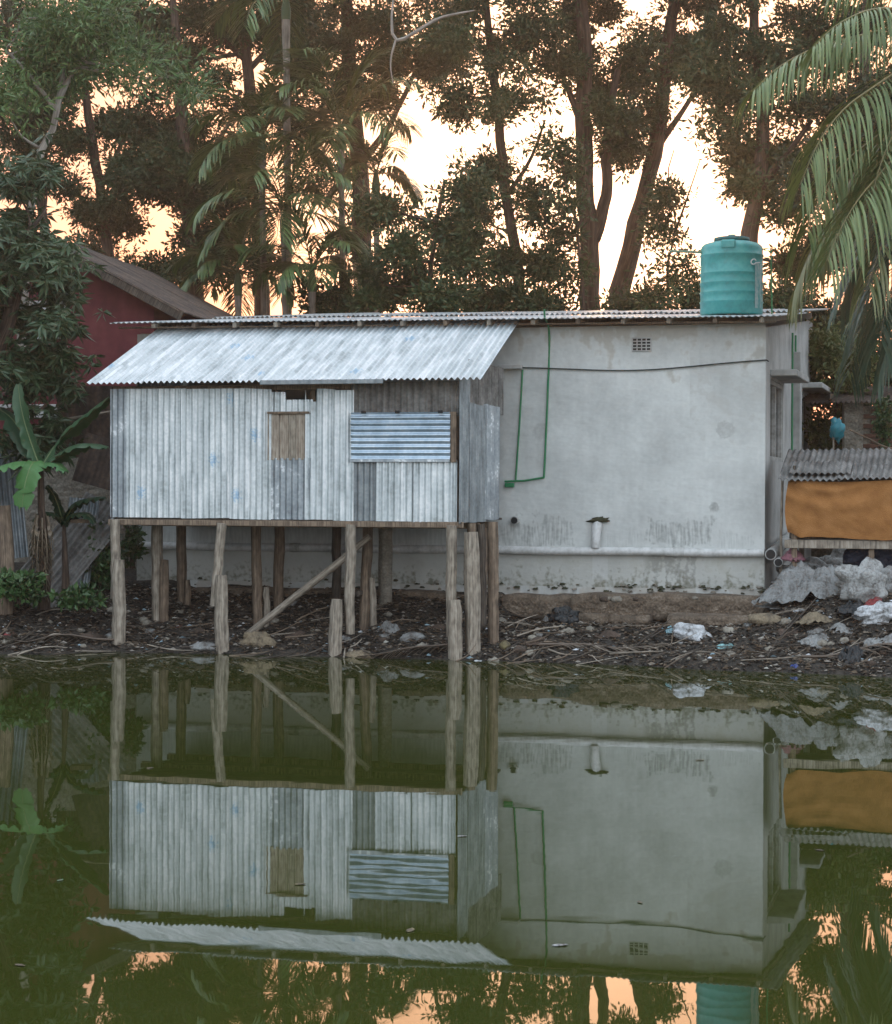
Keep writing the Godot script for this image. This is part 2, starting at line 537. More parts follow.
	M.green_pipe = mat(lin(.02, .21, .085), 0.45)
	M.black = mat(lin(.012, .012, .013), 0.7)
	M.cable = mat(lin(.02, .035, .03), 0.6)
	M.moss = mat(lin(.05, .052, .028), 1.0)
	var bri = blend(256, 256, [[gray(256, 256, 0.02, 93, 4), 0.5], [gray(256, 256, 0.1, 94, 3), 0.5]], [[0.2, Color(.06, .03, .022)], [0.5, Color(.13, .065, .045)], [0.8, Color(.2, .11, .08)]])
	M.brick = tmat(bri, 1.1, 0.95, 0.0, true)
	# leaves
	M.leaf_far = leaf_mat(lin(1, 1, 1), Color(.55, .5, .3))
	M.leaf_near = leaf_mat(lin(1, 1, 1), Color(.35, .4, .2), 0.45)
	M.palm_leaf = leaf_mat(lin(1, 1, 1), Color(.4, .45, .2), 0.4)

# ---------------------------------------------------------------- view and light
func setup_view():
	var pitch = -atan(22.0 / FOCAL)
	var roll = 0.004
	cam_f = Vector3(0, sin(pitch), -cos(pitch))
	var u0 = Vector3(0, cos(pitch), sin(pitch))
	cam_r = Vector3.RIGHT * cos(roll) + u0 * sin(roll)
	cam_u = Vector3.RIGHT * -sin(roll) + u0 * cos(roll)
	var cam = Camera3D.new()
	cam.name = "camera"
	cam.fov = rad_to_deg(2.0 * atan(512.0 / FOCAL))
	cam.far = 1000.0
	cam.near = 0.1
	add_child(cam)
	cam.transform = Transform3D(Basis(cam_r, cam_u, -cam_f), eye)
	cam.current = true
	site_x = Vector3(cos(deg_to_rad(YAW)), 0, -sin(deg_to_rad(YAW)))
	site_z = Vector3(sin(deg_to_rad(YAW)), 0, cos(deg_to_rad(YAW)))

	var sun_dir = Vector3(0.06, 0.13, -1.0).normalized()
	var env = Environment.new()
	env.background_mode = Environment.BG_SKY
	var im = Image.create(512, 256, false, Image.FORMAT_RGBF)
	for j in 256:
		var el = PI * 0.5 - PI * (j + 0.5) / 256.0
		for i in 512:
			var az = wrapf(TAU * (i + 0.5) / 512.0, -PI, PI)
			var d = Vector3(cos(el) * sin(az), sin(el), -cos(el) * cos(az))
			var ang = rad_to_deg(acos(clampf(d.dot(sun_dir), -1, 1)))
			var y = clampf(d.y, 0, 1)
			var c = Vector3(0.92, 0.95, 0.98).lerp(Vector3(0.70, 0.83, 0.98), pow(y, 0.5))
			var near = exp(-pow(ang / 28.0, 2.0))
			c *= Vector3(1, 1, 1).lerp(Vector3(1.15, 0.60, 0.30), near)
			c += Vector3(0.35, 0.08, 0.0) * near
			var low = exp(-y / 0.14) * exp(-pow(rad_to_deg(az) / 40.0, 2.0))
			c *= Vector3(1, 1, 1).lerp(Vector3(1.08, 0.42, 0.16), low * 0.95)
			c += Vector3(1.6, 1.2, 0.80) * exp(-pow(ang / 7.5, 2.0))
			if d.y < 0:
				c = Vector3(0.10, 0.095, 0.08)
			im.set_pixel(i, j, Color(c.x, c.y, c.z))
	var pm = PanoramaSkyMaterial.new()
	pm.panorama = ImageTexture.create_from_image(im)
	var sky = Sky.new()
	sky.sky_material = pm
	env.sky = sky
	env.tonemap_mode = Environment.TONE_MAPPER_LINEAR
	env.tonemap_exposure = 1.92
	env.sdfgi_enabled = true
	env.ssao_enabled = true
	env.ssil_enabled = true
	env.volumetric_fog_enabled = true
	env.volumetric_fog_density = 0.0013
	env.volumetric_fog_anisotropy = 0.75
	env.volumetric_fog_albedo = Color(1.0, 0.93, 0.87)
	var we = WorldEnvironment.new()
	we.name = "world_environment"
	we.environment = env
	add_child(we)
	var sun = DirectionalLight3D.new()
	sun.name = "sun"
	sun.light_energy = 0.3
	sun.light_color = Color(1.0, 0.80, 0.58)
	sun.light_angular_distance = 10.0
	sun.shadow_enabled = true
	add_child(sun)
	sun.look_at_from_position(sun_dir * 100.0, Vector3.ZERO, Vector3.UP)

# ---------------------------------------------------------------- land
func edge_z(x):
	var xs = [-30.0, -3.0, -0.7, 0.2, 2.0, 4.7, 6.5, 8.6, 10.5, 30.0]
	var zs = [3.5, 1.9, 1.1, 0.38, 0.25, 0.22, 0.3, 0.72, 1.0, 2.5]
	for i in xs.size() - 1:
		if x <= xs[i + 1]:
			return lerpf(zs[i], zs[i + 1], smoothstep(0, 1, clampf((x - xs[i]) / (xs[i + 1] - xs[i]), 0, 1)))
	return 2.5

func land_h(x, z):
	var e = edge_z(x) + 0.10 * noise_a.get_noise_2d(x * 22.0, 3.0) + 0.05 * noise_a.get_noise_2d(x * 90.0, 9.0)
	var t = e - z
	var h = 0.0
	if t < 0.0:
		h = maxf(t * 0.35, -1.2)
	else:
		h = 0.09 * smoothstep(0.0, 0.18, t) + 0.44 * smoothstep(0.05, 2.3, t) + 0.26 * smoothstep(1.6, 3.4, t)
	var lumpy = smoothstep(-0.3, 0.4, t)
	h += lumpy * (0.07 * noise_a.get_noise_2d(x * 60.0, z * 60.0) + 0.045 * noise_b.get_noise_2d(x * 160.0, z * 160.0) + 0.02 * noise_b.get_noise_2d(x * 420.0, z * 420.0))
	if x > 4.6 and x < 8.6 and t > 0.0:
		var lid = lerpf(h, 0.36 + 0.06 * noise_a.get_noise_2d(x * 60.0, z * 60.0), smoothstep(4.6, 5.0, x) * smoothstep(8.6, 8.2, x))
		h = minf(h, lid)
	# rubbish mound by the orange shed
	h += 0.38 * exp(-pow((x - 9.7) / 1.0, 2.0) - pow((z + 1.1) / 0.75, 2.0))
	h += 0.15 * smoothstep(-0.6, -2.0, x) * smoothstep(0.8, 3.0, t)
	# bank on the near side of the pond, where the photographer stands
	h += 1.9 * smoothstep(23.0, 26.5, z)
	return h

func axis(fine0, fine1, step, far0, far1):
	var a = []
	var s = step
	var v = fine0
	var left = []
	while v > far0:
		s *= 1.35
		v -= s
		left.push_front(maxf(v, far0))
	a.append_array(left)
	v = fine0
	while v < fine1:
		a.append(v)
		v += step
	s = step
	while v < far1:
		a.append(v)
		s *= 1.35
		v += s
	a.append(far1)
	return a

func land():
	var xs = axis(-2.4, 11.4, 0.055, -70.0, 75.0)
	var zs = axis(-3.4, 1.6, 0.055, -75.0, 40.0)
	var vs = PackedVector3Array()
	var ids = PackedInt32Array()
	for z in zs:
		for x in xs:
			vs.append(fr(x, land_h(x, z), z))
	var nx = xs.size()
	for j in zs.size() - 1:
		for i in nx - 1:
			var a = j * nx + i
			ids.append_array([a, a + 1, a + nx + 1, a, a + nx + 1, a + nx])
	var arr = []
	arr.resize(Mesh.ARRAY_MAX)
	arr[Mesh.ARRAY_VERTEX] = vs
	arr[Mesh.ARRAY_INDEX] = ids
	var am = ArrayMesh.new()
	am.add_surface_from_arrays(Mesh.PRIMITIVE_TRIANGLES, arr)
	var st = SurfaceTool.new()
	st.create_from(am, 0)
	st.generate_normals()
	struct_of(obj("ground", st.commit(), M.soil, self))
	# pond
	var w = mat(lin(.033, .040, .007), 0.012, 0.0, 0.5)
	w.normal_enabled = true
	w.normal_texture = nrm(gray(512, 512, 0.012, 101, 2), 1.2)
	w.normal_scale = 0.022
	w.uv1_triplanar = true
	w.uv1_world_triplanar = true
	w.uv1_scale = Vector3(0.45, 0.45, 0.45)
	M.water = w
	var s2 = new_st(true)
	quad(s2, Vector3(-70, 0, -45), Vector3(70, 0, -45), Vector3(70, 0, 8), Vector3(-70, 0, 8), Vector2.ZERO, Vector2(1, 0), Vector2.ONE, Vector2(0, 1))
	struct_of(obj("pond_water", done(s2), w, self))

# ---------------------------------------------------------------- concrete house
func house():
	var o = Vector3(3.7, 0.8, -6.0)
	var t = thing("concrete_house", "pale plastered concrete house with low tin roof beside the pond", "house", fr(o.x, o.y, o.z), deg_to_rad(YAW))
	# front wall, face at z -2.5
	var st = new_st(true)
	var x0 = -0.75; var x1 = 8.2; var y0 = 0.55; var y1 = 4.315
	var q = Vector2(0.01, 0.01)
	st.set_smooth_group(-1)
	var vb = 1.0 + 0.25 / 3.47
	quad(st, Vector3(x0, y0, -2.5), Vector3(x0, y1, -2.5), Vector3(x1, y1, -2.5), Vector3(x1, y0, -2.5), Vector2(0, vb * 0.999), Vector2(0, 0.001), Vector2(1, 0.001), Vector2(1, vb * 0.999))
	obj("front_wall", done(st), M.wall_front, t).position = -o
	st = new_st(true)
	add_box(st, Vector3(3.725, 2.41, -2.579), Vector3(8.94, 3.71, 0.15))
	obj("wall_backing", done(st), M.plaster, t).position = -o
	# right side wall round two window openings
	st = new_st(true)
	for b in [[-2.655, -3.15, 0.55, 4.27], [-3.15, -4.95, 0.55, 2.52], [-3.15, -4.95, 3.62, 4.27], [-4.95, -7.75, 0.55, 4.27], [-7.75, -9.4, 0.55, 2.45], [-7.75, -9.4, 3.65, 4.27], [-9.4, -10.0, 0.55, 4.27]]:
		if b[3] > 4.2:
			var ta = 4.27 + (-2.655 - b[0]) * 0.095; var tb = 4.27 + (-2.655 - b[1]) * 0.095
			var P = [Vector3(8.037, 4.27, b[0]), Vector3(8.037, ta, b[0]), Vector3(8.037, tb, b[1]), Vector3(8.037, 4.27, b[1]), Vector3(8.197, 4.27, b[0]), Vector3(8.197, ta, b[0]), Vector3(8.197, tb, b[1]), Vector3(8.197, 4.27, b[1])]
			for f in [[3, 2, 1, 0], [4, 5, 6, 7], [1, 2, 6, 5], [0, 1, 5, 4], [2, 3, 7, 6]]:
				quad(st, P[f[0]], P[f[1]], P[f[2]], P[f[3]], Vector2.ZERO, Vector2.ZERO, Vector2.ONE, Vector2.ONE)
		add_box(st, Vector3(8.117, (b[2] + b[3]) / 2, (b[0] + b[1]) / 2), Vector3(0.16, b[3] - b[2], b[0] - b[1]))
	obj("side_wall", done(st), M.plaster, t).position = -o
	st = new_st(true)
	add_box(st, Vector3(-0.67, 2.41, -6.33), Vector3(0.15, 3.7, 7.3))
	obj("end_wall", done(st), M.plaster, t).position = -o
	st = new_st(true)
	add_box(st, Vector3(3.7, 2.83, -10.09), Vector3(8.94, 4.56, 0.15))
	obj("back_wall", done(st), M.plaster, t).position = -o
	# corner pilaster and sun shades on the side
	for s in [[-4.1, 2.0, 3.70], [-8.55, 2.0, 3.76]]:
		obj("window_shade", box_mesh(Vector3(0.36, 0.085, s[1]), 0.01), M.plaster, t).position = Vector3(8.375, s[2], s[0]) - o
	obj("pilaster", box_mesh(Vector3(0.12, 3.6, 0.3), 0.01), M.plaster, t).position = Vector3(8.26, 2.4, -6.5) - o
	for wz in [[-4.05, 1.8, 3.07, 1.1], [-8.575, 1.65, 3.05, 1.2]]:
		var wn = holder("window", t)
		wn.position = Vector3(8.15, wz[2], wz[0]) - o
		for k in [-1, 1]:
			obj("frame", box_mesh(Vector3(0.07, wz[3], 0.06), 0.005), M.pvc_dirty, wn).position = Vector3(0, 0, k * (wz[1] / 2 - 0.03))
			obj("frame", box_mesh(Vector3(0.07, 0.06, wz[1] - 0.12), 0.005), M.pvc_dirty, wn).position = Vector3(0, k * (wz[3] / 2 - 0.03), 0)
		obj("frame", box_mesh(Vector3(0.06, wz[3] - 0.12, 0.05), 0.005), M.pvc_dirty, wn)
		for k in [-1, 1]:
			var gm = mat(lin(.03, .035, .035), 0.08)
			obj("pane", box_mesh(Vector3(0.008, wz[3] - 0.13, wz[1] / 2 - 0.1), 0.0), gm, wn).position = Vector3(-0.02, 0, k * (wz[1] / 4 - 0.01))
	# roof sheets, front slope and back slope
	var roof = holder("roof", t)
	for k in 13:
		var x = -1.0 + k * 0.72
		var yy = 4.45 - 0.0085 * (x + 1.0)
		var m = obj("roof_sheet", sheet(0.80, 4.05, {"seed": 3.0 + k, "x0": x, "rows": 6, "warp": 0.002, "amp": 0.009}), M.metal_roof, roof)
		m.position = Vector3(x, yy + 0.003 * (k % 2), -2.10) - o
		m.rotation.x = -PI / 2 + 0.095
		var m2 = obj("roof_sheet", sheet(0.80, 4.3, {"seed": 3.0 + k, "x0": x, "rows": 3}), M.metal_plain, roof)
		m2.position = Vector3(x, yy + 0.40 + 0.006 * (k % 2), -6.0) - o
		m2.rotation.x = -PI / 2 + 0.095
	# timber under the eave
	for k in 15:
		var x = 8.18 - k * 0.61
		if x > -0.9:
			obj("rafter", box_mesh(Vector3(0.055, 0.07, 3.7), 0.005), M.wood_grey if k % 3 != 1 else M.wood_brown, t).position = Vector3(x, 4.585 - 0.0085 * (x + 1.0), -4.0) - o
			t.get_child(t.get_child_count() - 1).rotation.x = 0.095
	obj("eave_board", box_mesh(Vector3(9.3, 0.025, 0.035), 0.004), M.wood_brown, t).position = Vector3(3.7, 4.355, -2.3) - o
	t.get_child(t.get_child_count() - 1).rotation.z = -0.0085
	obj("wall_plate", box_mesh(Vector3(8.9, 0.06, 0.12), 0.004), M.wood_brown, t).position = Vector3(3.72, 4.30, -2.62) - o
	obj("ceiling", box_mesh(Vector3(8.6, 0.05, 7.2), 0.0), M.plaster, t).position = Vector3(3.69, 4.23, -6.3) - o
	# vent block of little openings
	var vn = holder("vent", t)
	vn.position = Vector3(6.55, 4.06, -2.5) - o
	obj("shade_panel", box_mesh(Vector3(0.25, 0.17, 0.004), 0.0), M.black, vn).position.z = 0.002  # flat black panel on the wall, coloured as the shade inside the openings
	for k in 5:
		obj("bar", box_mesh(Vector3(0.26, 0.016, 0.02), 0.003), M.plaster, vn).position = Vector3(0, -0.085 + k * 0.0425, 0.012)
	for k in 5:
		obj("bar", box_mesh(Vector3(0.014, 0.17, 0.017), 0.002), M.plaster, vn).position = Vector3(-0.125 + k * 0.0625, 0, 0.011)
	# drain pipe along the plinth and two along the side
	var pts = []
	for k in 13:
		var x = -0.7 + k * 0.742
		pts.append(Vector3(x, 1.285 + 0.006 * sin(k * 2.1), -2.44))
	obj("drain_pipe", tube_mesh(pts, 0.055, 12), M.pvc_pale, t).position = -o
	for k in 3:
		obj("pipe_collar", tube_mesh([Vector3(1.6 + k * 2.7, 1.285, -2.44), Vector3(1.75 + k * 2.7, 1.285, -2.44)], 0.064, 12), M.pvc_dirty, t).position = -o
	for s in [[8.26, 1.275, 0.075], [8.36, 1.17, 0.06]]:
		var pp = holder("side_pipe", t)
		obj("pipe", tube_mesh([Vector3(s[0] + 0.04, s[1], -2.30), Vector3(s[0] + 0.03, s[1] + 0.1, -4.0), Vector3(s[0] + 0.02, s[1] + 0.24, -6.4)], s[2], 14), M.pvc_dirty, pp).position = -o
		obj("mouth_shade", tube_mesh([Vector3(s[0] + 0.04, s[1], -2.34), Vector3(s[0] + 0.04, s[1], -2.292)], s[2] * 0.82, 14), M.black, pp).position = -o  # black plug, its colour stands in for the shade inside the pipe
	# spout and its elbow
	var sp = holder("spout", t)
	obj("pipe", tube_mesh(smooth_path([Vector3(5.97, 1.66, -2.56), Vector3(5.97, 1.63, -2.47), Vector3(5.96, 1.57, -2.43), Vector3(5.955, 1.45, -2.415), Vector3(5.95, 1.335, -2.42)], 9), [0.06, 0.062, 0.07, 0.072, 0.064, 0.062, 0.062, 0.064, 0.06], 12), M.pvc_pale, sp).position = -o
	var mo = obj("moss_tuft", lump(Vector3(0.24, 0.07, 0.08), 4.0, 0.6, 2.2, 12, 0.8), M.moss, sp)
	mo.position = Vector3(5.99, 1.70, -2.475) - o
	var hp = holder("waste_pipe", t)
	obj("pipe", tube_mesh([Vector3(4.83, 1.70, -2.55), Vector3(4.83, 1.69, -2.40)], 0.055, 14), M.pvc_dirty, hp).position = -o
	obj("mouth_shade", tube_mesh([Vector3(4.83, 1.69, -2.42), Vector3(4.83, 1.689, -2.394)], 0.045, 14), M.black, hp).position = -o  # solid black end piece, coloured as the shaded hollow of the pipe
	# green water pipes
	obj("green_pipe", tube_mesh(smooth_path([Vector3(5.30, 4.52, -2.1), Vector3(5.30, 4.42, -2.12), Vector3(5.29, 4.2, -2.47), Vector3(5.27, 3.4, -2.475), Vector3(5.235, 2.5, -2.475), Vector3(5.225, 2.27, -2.47)], 22), 0.014, 8), M.green_pipe, t).position = -o
	obj("green_pipe", tube_mesh([Vector3(5.225, 2.275, -2.47), Vector3(4.95, 2.23, -2.465), Vector3(4.68, 2.22, -2.465)], 0.014, 8), M.green_pipe, t).position = -o
	obj("green_pipe", tube_mesh([Vector3(4.92, 3.74, -2.48), Vector3(4.88, 3.0, -2.48), Vector3(4.83, 2.24, -2.475)], 0.013, 8), M.green_pipe, t).position = -o
	obj("valve_box", box_mesh(Vector3(0.13, 0.06, 0.04), 0.008), M.green_pipe, t).position = Vector3(4.75, 2.17, -2.46) - o
	obj("bracket", box_mesh(Vector3(0.32, 0.055, 0.14), 0.006), M.plaster, t).position = Vector3(4.76, 3.775, -2.43) - o
	for k in 2:
		obj("green_pipe", tube_mesh([Vector3(8.24, 4.45, -5.9 - k * 0.5), Vector3(8.24, 3.0, -5.9 - k * 0.5), Vector3(8.24, 1.4, -5.9 - k * 0.5)], 0.016, 8), M.green_pipe, t).position = -o
	# cable sagging across the front
	pts = []
	for k in 18:
		var u = k / 17.0
		pts.append(Vector3(lerpf(4.62, 8.21, u), 3.775 + 0.05 * u - 0.075 * sin(PI * u) + 0.012 * sin(u * 9.0), -2.478))
	pts.append(Vector3(8.225, 3.82, -2.6))
	obj("cable", tube_mesh(pts, 0.0095, 6), M.cable, t).position = -o
	# old footing: uneven steps of mud and brick under the wall
	for s in [[7.0, 0.56, -2.22, 2.6, 0.36, 0.60], [5.35, 0.54, -2.28, 1.3, 0.36, 0.46], [7.7, 0.36, -1.72, 1.3, 0.30, 0.60], [2.4, 0.54, -2.33, 4.6, 0.34, 0.36], [6.2, 0.38, -1.85, 1.2, 0.2, 0.4]]:
		var m = obj("footing", slab(Vector3(s[3], s[4], s[5]), s[0]), M.mud, t)
		m.position = Vector3(s[0], s[1], s[2]) - o
	# moss clumps along the foot of the wall
	for k in 110:
		var x = 4.5 + pow(rng.randf(), 0.8) * 3.7 if k > 30 else rf(0, 4.5)
		var s = rf(0.015, 0.04)
		obj("moss_clump", lump(Vector3(s * 1.7, s, s), k * 1.3, 0.8, 1.6, 5, 0.5), M.moss if k % 3 != 0 else M.cement, t).position = Vector3(x, 0.79 + rf(-0.06, 0.05), -2.49 + rf(0, 0.03)) - o
	return t

# a worn block: box grid pushed about by noise
func slab(s, sd):
	var st = new_st()
	for f in 6:
		var k = f / 2
		var sg = -1.0 if f % 2 == 0 else 1.0
		var ku = (k + 1) % 3
		var kv = (k + 2) % 3
		var nu = clampi(int(s[ku] / 0.06), 3, 40)
		var nv = clampi(int(s[kv] / 0.06), 3, 40)
		var fn = func(u, v):
			var p = Vector3.ZERO
			p[k] = sg
			p[ku] = u * 2 - 1
			p[kv] = v * 2 - 1
			var e = Vector3(pow(absf(p.x), 6), pow(absf(p.y), 6), pow(absf(p.z), 6))
			var r = p * s * 0.5
			var soft = (e.x * e.y + e.y * e.z + e.x * e.z) * 0.02
			r -= Vector3(signf(p.x), signf(p.y), signf(p.z)) * soft
			var w = r + Vector3(sd, 0, 0)
			return r + Vector3(noise_a.get_noise_3d(w.x * 90, w.y * 90, w.z * 90), noise_a.get_noise_3d(w.x * 90 + 300, w.y * 90, w.z * 90), noise_a.get_noise_3d(w.x * 90, w.y * 90 + 300, w.z * 90)) * 0.05
		add_grid(st, nu, nv, fn, Vector2(s[ku], s[kv]), sg < 0)
	return done(st)

# ---------------------------------------------------------------- tin hut on stilts
func hut():
	var o = Vector3(2.35, 0.0, -1.2)
	var t = thing("stilt_hut", "patched corrugated tin hut on crooked wooden stilts over the water", "hut", fr(o.x, o.y, o.z), deg_to_rad(YAW))
	var yb = 1.70
	# [x0, x1, y0, y1, z, material, opts]
	var sh = [
		[-0.03, 0.20, 1.73, 3.40, -0.004, "metal_mid", {}],
		[0.16, 1.02, 1.73, 3.40, 0.004, "metal_new", {"uv0": Vector2(0.05, 0.1)}],
		[0.98, 1.70, 1.725, 3.39, 0.0, "metal_new", {"uv0": Vector2(0.55, 0.35)}],
		[1.64, 2.20, 1.72, 3.38, 0.004, "metal_new", {"uv0": Vector2(0.9, 0.8), "rag_top": 0.03}],
		[2.15, 2.76, 3.06, 3.34, 0.0, "metal_plain", {"cut": [[0.24, 0.62, 3.24 - 3.06]]}],
		[2.16, 2.74, 1.715, 2.50, 0.0, "metal_mid", {}],
		[2.66, 3.06, 1.715, 3.37, 0.008, "metal_plain", {"rag_top": 0.04, "cut": [[0.0, 0.13, 1.50]]}],
		[3.03, 3.31, 1.71, 3.36, 0.004, "metal_plain", {"rag_top": 0.03}],
		[3.26, 4.70, 3.02, 3.46, -0.012, "metal_weather", {}],
		[3.27, 3.66, 1.71, 2.50, 0.0, "metal_old", {}],
		[3.60, 4.08, 1.705, 2.49, 0.006, "metal_plain", {"rag_top": 0.04}],
		[4.03, 4.66, 1.70, 2.485, 0.004, "metal_plain", {"rag_top": 0.02}],
	]
	var i = 0
	for s in sh:
		var op = s[6]
		op["seed"] = 2.0 + i * 1.3
		op["rag_bottom"] = 0.012
		op["x0"] = s[0]
		if not op.has("warp"):
			op["warp"] = 0.008
		var m = obj("wall_sheet", sheet(s[1] - s[0], s[3] - s[2], op), M[s[5]], t)
		m.position = Vector3(s[0], s[2], s[4]) - o
		m.rotation.z = rf(-0.004, 0.004)
		i += 1
	# right side: three sheets running back, the first bent round the corner
	var sd = [[-0.06, 0.50, 1.70, 3.50, "metal_old", 0.0], [0.42, 1.25, 1.70, 3.20, "metal_old", 0.02], [1.18, 2.05, 1.72, 3.22, "metal_mid", 0.008], [0.45, 2.35, 3.12, 3.75, "metal_weather", -0.006]]
	for s in sd:
		var m = obj("wall_sheet", sheet(s[1] - s[0], s[3] - s[2], {"seed": 5.0 + s[0], "warp": 0.014, "rag_top": 0.03, "rag_bottom": 0.03}), M[s[4]], t)
		m.position = Vector3(4.69 + s[5], s[2], -s[0]) - o
		m.rotation.y = PI / 2
	for s in [[0.0, 0.85, 3.4], [0.8, 1.65, 3.65], [1.6, 2.4, 3.9]]:
		var m = obj("wall_sheet", sheet(0.85, s[2] - 1.7, {"seed": 15.0 + s[0]}), M.metal_mid, t)
		m.position = Vector3(-0.01, 1.7, -s[1]) - o
		m.rotation.y = -PI / 2
	# drooping top plate and frame behind the sheets
	for b in [[Vector3(2.34, 3.40, -0.07), Vector3(4.7, 0.07, 0.05)], [Vector3(2.34, 2.50, -0.07), Vector3(4.6, 0.06, 0.05)], [Vector3(2.34, 1.665, -0.02), Vector3(4.78, 0.075, 0.07)], [Vector3(2.34, 1.64, -1.0), Vector3(4.7, 0.08, 0.08)], [Vector3(2.34, 1.64, -1.9), Vector3(4.7, 0.08, 0.08)]]:
		obj("beam", box_mesh(b[1], 0.006), M.wood_brown, t).position = b[0] - o
	for x in [0.05, 1.6, 2.18, 2.72, 3.3, 4.62]:
		obj("stud", box_mesh(Vector3(0.06, 1.66, 0.05), 0.004), M.wood_brown, t).position = Vector3(x, 2.55, -0.125) - o
	for k in 12:
		var m = obj("floor_board", box_mesh(Vector3(4.66, 0.03, 0.185), 0.003), M.wood_dark, t)
		m.position = Vector3(2.34, 1.715 + rf(-0.003, 0.003), -0.14 - k * 0.193) - o
	# boarded window
	var wn = holder("window", t)
	wn.position = Vector3(2.43, 2.77, -0.01) - o
	var wx = -0.245
	for s in [0.12, 0.13, 0.10, 0.12]:
		var m = obj("board", box_mesh(Vector3(s - 0.006, 0.59 + rf(-0.01, 0.01), 0.018), 0.003), M.wood_tan if s != 0.10 else M.wood_grey, wn)
		m.position = Vector3(wx + s / 2, 0, rf(-0.004, 0.004))
		wx += s
	obj("frame", box_mesh(Vector3(0.55, 0.03, 0.045), 0.004), M.wood_brown, wn).position = Vector3(0.0, 0.305, 0.02)
	obj("frame", box_mesh(Vector3(0.02, 0.6, 0.04), 0.004), M.wood_grey, wn).position = Vector3(-0.262, 0, 0.015)
	# shutter: sheet laid on its side, with a wooden strip
	var sv = holder("shutter", t)
	sv.position = Vector3(3.27, 2.47, 0.03) - o
	var ms = obj("sheet", sheet(0.60, 1.29, {"seed": 8.2, "rows": 14, "warp": 0.008, "pitch": 0.074, "amp": 0.013, "rag_top": 0.01}), M.metal_blue, sv)
	ms.rotation.z = PI / 2
	ms.position = Vector3(1.30, 0.0, 0)
	ms.rotation = Vector3(0, 0, PI / 2)
	obj("strip", box_mesh(Vector3(1.30, 0.035, 0.012), 0.002), M.metal_mid, sv).position = Vector3(0.65, -0.005, 0.018)
	obj("strip", box_mesh(Vector3(0.07, 0.63, 0.03), 0.004), M.wood_brown, sv).position = Vector3(1.345, 0.29, 0.0)
	for x in [0.18, 0.62, 1.18]:
		obj("hinge", box_mesh(Vector3(0.06, 0.035, 0.02), 0.003), M.black, sv).position = Vector3(x, 0.605, 0.02)
	# roof
	var roof = holder("roof", t)
	var ang = atan2(0.95, 2.8)
	for k in 7:
		var x = -0.22 + k * 0.752
		var w = 0.80 if k < 6 else 0.76
		var m = obj("roof_sheet", sheet(w, 3.0, {"seed": 40.0 + k, "x0": x, "rows": 7, "warp": 0.003, "skew": -0.17}), M.metal_roof, roof)
		m.position = Vector3(x, 3.462 + 0.004 * (k % 2) + 0.001 * k, 0.31 + rf(-0.012, 0.012)) - o
		m.rotation.x = -PI / 2 + ang
	for z in [-0.15, -1.1, -2.1]:
		obj("purlin", box_mesh(Vector3(4.9, 0.06, 0.05), 0.004), M.wood_brown, roof).position = Vector3(2.34, 3.45 + (0.31 - z) * 0.34 - 0.065, z) - o
	obj("eave_strip", box_mesh(Vector3(1.62, 0.055, 0.02), 0.003), M.metal_old, roof).position = Vector3(2.98, 3.445, 0.335) - o
	# stilts: uprights hung from the beam, lashed to stubs standing in the mud
	# [x bottom, z, y bottom, x top, y top, radius, material]
	var posts = [
		[0.07, 0.035, 0.67, 0.06, 1.70, 0.058, "wood_grey"], [1.45, 0.045, 0.60, 1.55, 1.66, 0.056, "wood_grey"],
		[3.27, 0.045, 0.28, 3.29, 1.66, 0.058, "wood_grey"], [4.60, 0.045, 0.27, 4.60, 1.66, 0.058, "wood_grey"],
		[0.18, 0.15, -0.5, 0.16, 1.18, 0.080, "wood_grey"], [1.59, 0.15, -0.5, 1.585, 1.0, 0.078, "wood_grey"],
		[3.09, 0.15, -0.5, 3.14, 0.72, 0.076, "wood_grey"], [4.70, 0.17, -0.5, 4.67, 0.74, 0.078, "wood_grey"],
		[4.88, 0.02, -0.4, 4.85, 1.58, 0.085, "wood_grey"], [5.02, -0.45, 0.1, 5.0, 1.70, 0.06, "wood_brown"], [4.78, -0.3, 1.1, 4.76, 1.68, 0.05, "wood_brown"],
		[0.27, -0.9, 0.0, 0.25, 1.66, 0.072, "wood_grey"], [0.36, -0.86, 0.0, 0.37, 1.15, 0.06, "wood_brown"],
		[0.33, -1.6, 0.0, 0.30, 1.66, 0.062, "wood_brown"], [0.43, -1.55, 0.1, 0.42, 0.85, 0.045, "wood_brown"],
		[1.70, -0.9, 0.0, 1.66, 1.66, 0.06, "wood_brown"], [1.80, -0.95, 0.0, 1.79, 0.80, 0.04, "wood_grey"], [1.73, -1.6, 0.0, 1.74, 1.66, 0.062, "wood_brown"],
		[3.16, -0.9, 0.0, 3.22, 1.66, 0.06, "wood_brown"], [3.30, -0.9, 0.1, 3.28, 0.95, 0.04, "wood_grey"],
		[3.16, -1.9, 0.1, 3.16, 1.66, 0.085, "cement"], [2.45, -1.95, 0.2, 2.44, 1.62, 0.055, "wood_dark"], [4.5, -1.9, 0.2, 4.52, 1.66, 0.06, "wood_brown"], [4.75, -0.95, 0.1, 4.72, 1.66, 0.055, "wood_dark"],
	]
	for p in posts:
		var pts = []
		var rd = []
		var n = 9
		for k in n:
			var u = k / (n - 1.0)
			pts.append(Vector3(lerpf(p[0], p[3], u) + rf(-0.008, 0.008), lerpf(p[2], p[4], u), p[1] + rf(-0.005, 0.005)) - o)
			var r = p[5] * 0.86 * (1.0 + rf(-0.05, 0.05))
			if k == n - 1 and p[4] < 1.6:
				r *= 0.82
			rd.append(r)
		obj("stilt", tube_mesh(pts, rd, 8, 0.025, 0.95, PI / 4), M[p[6]], t)
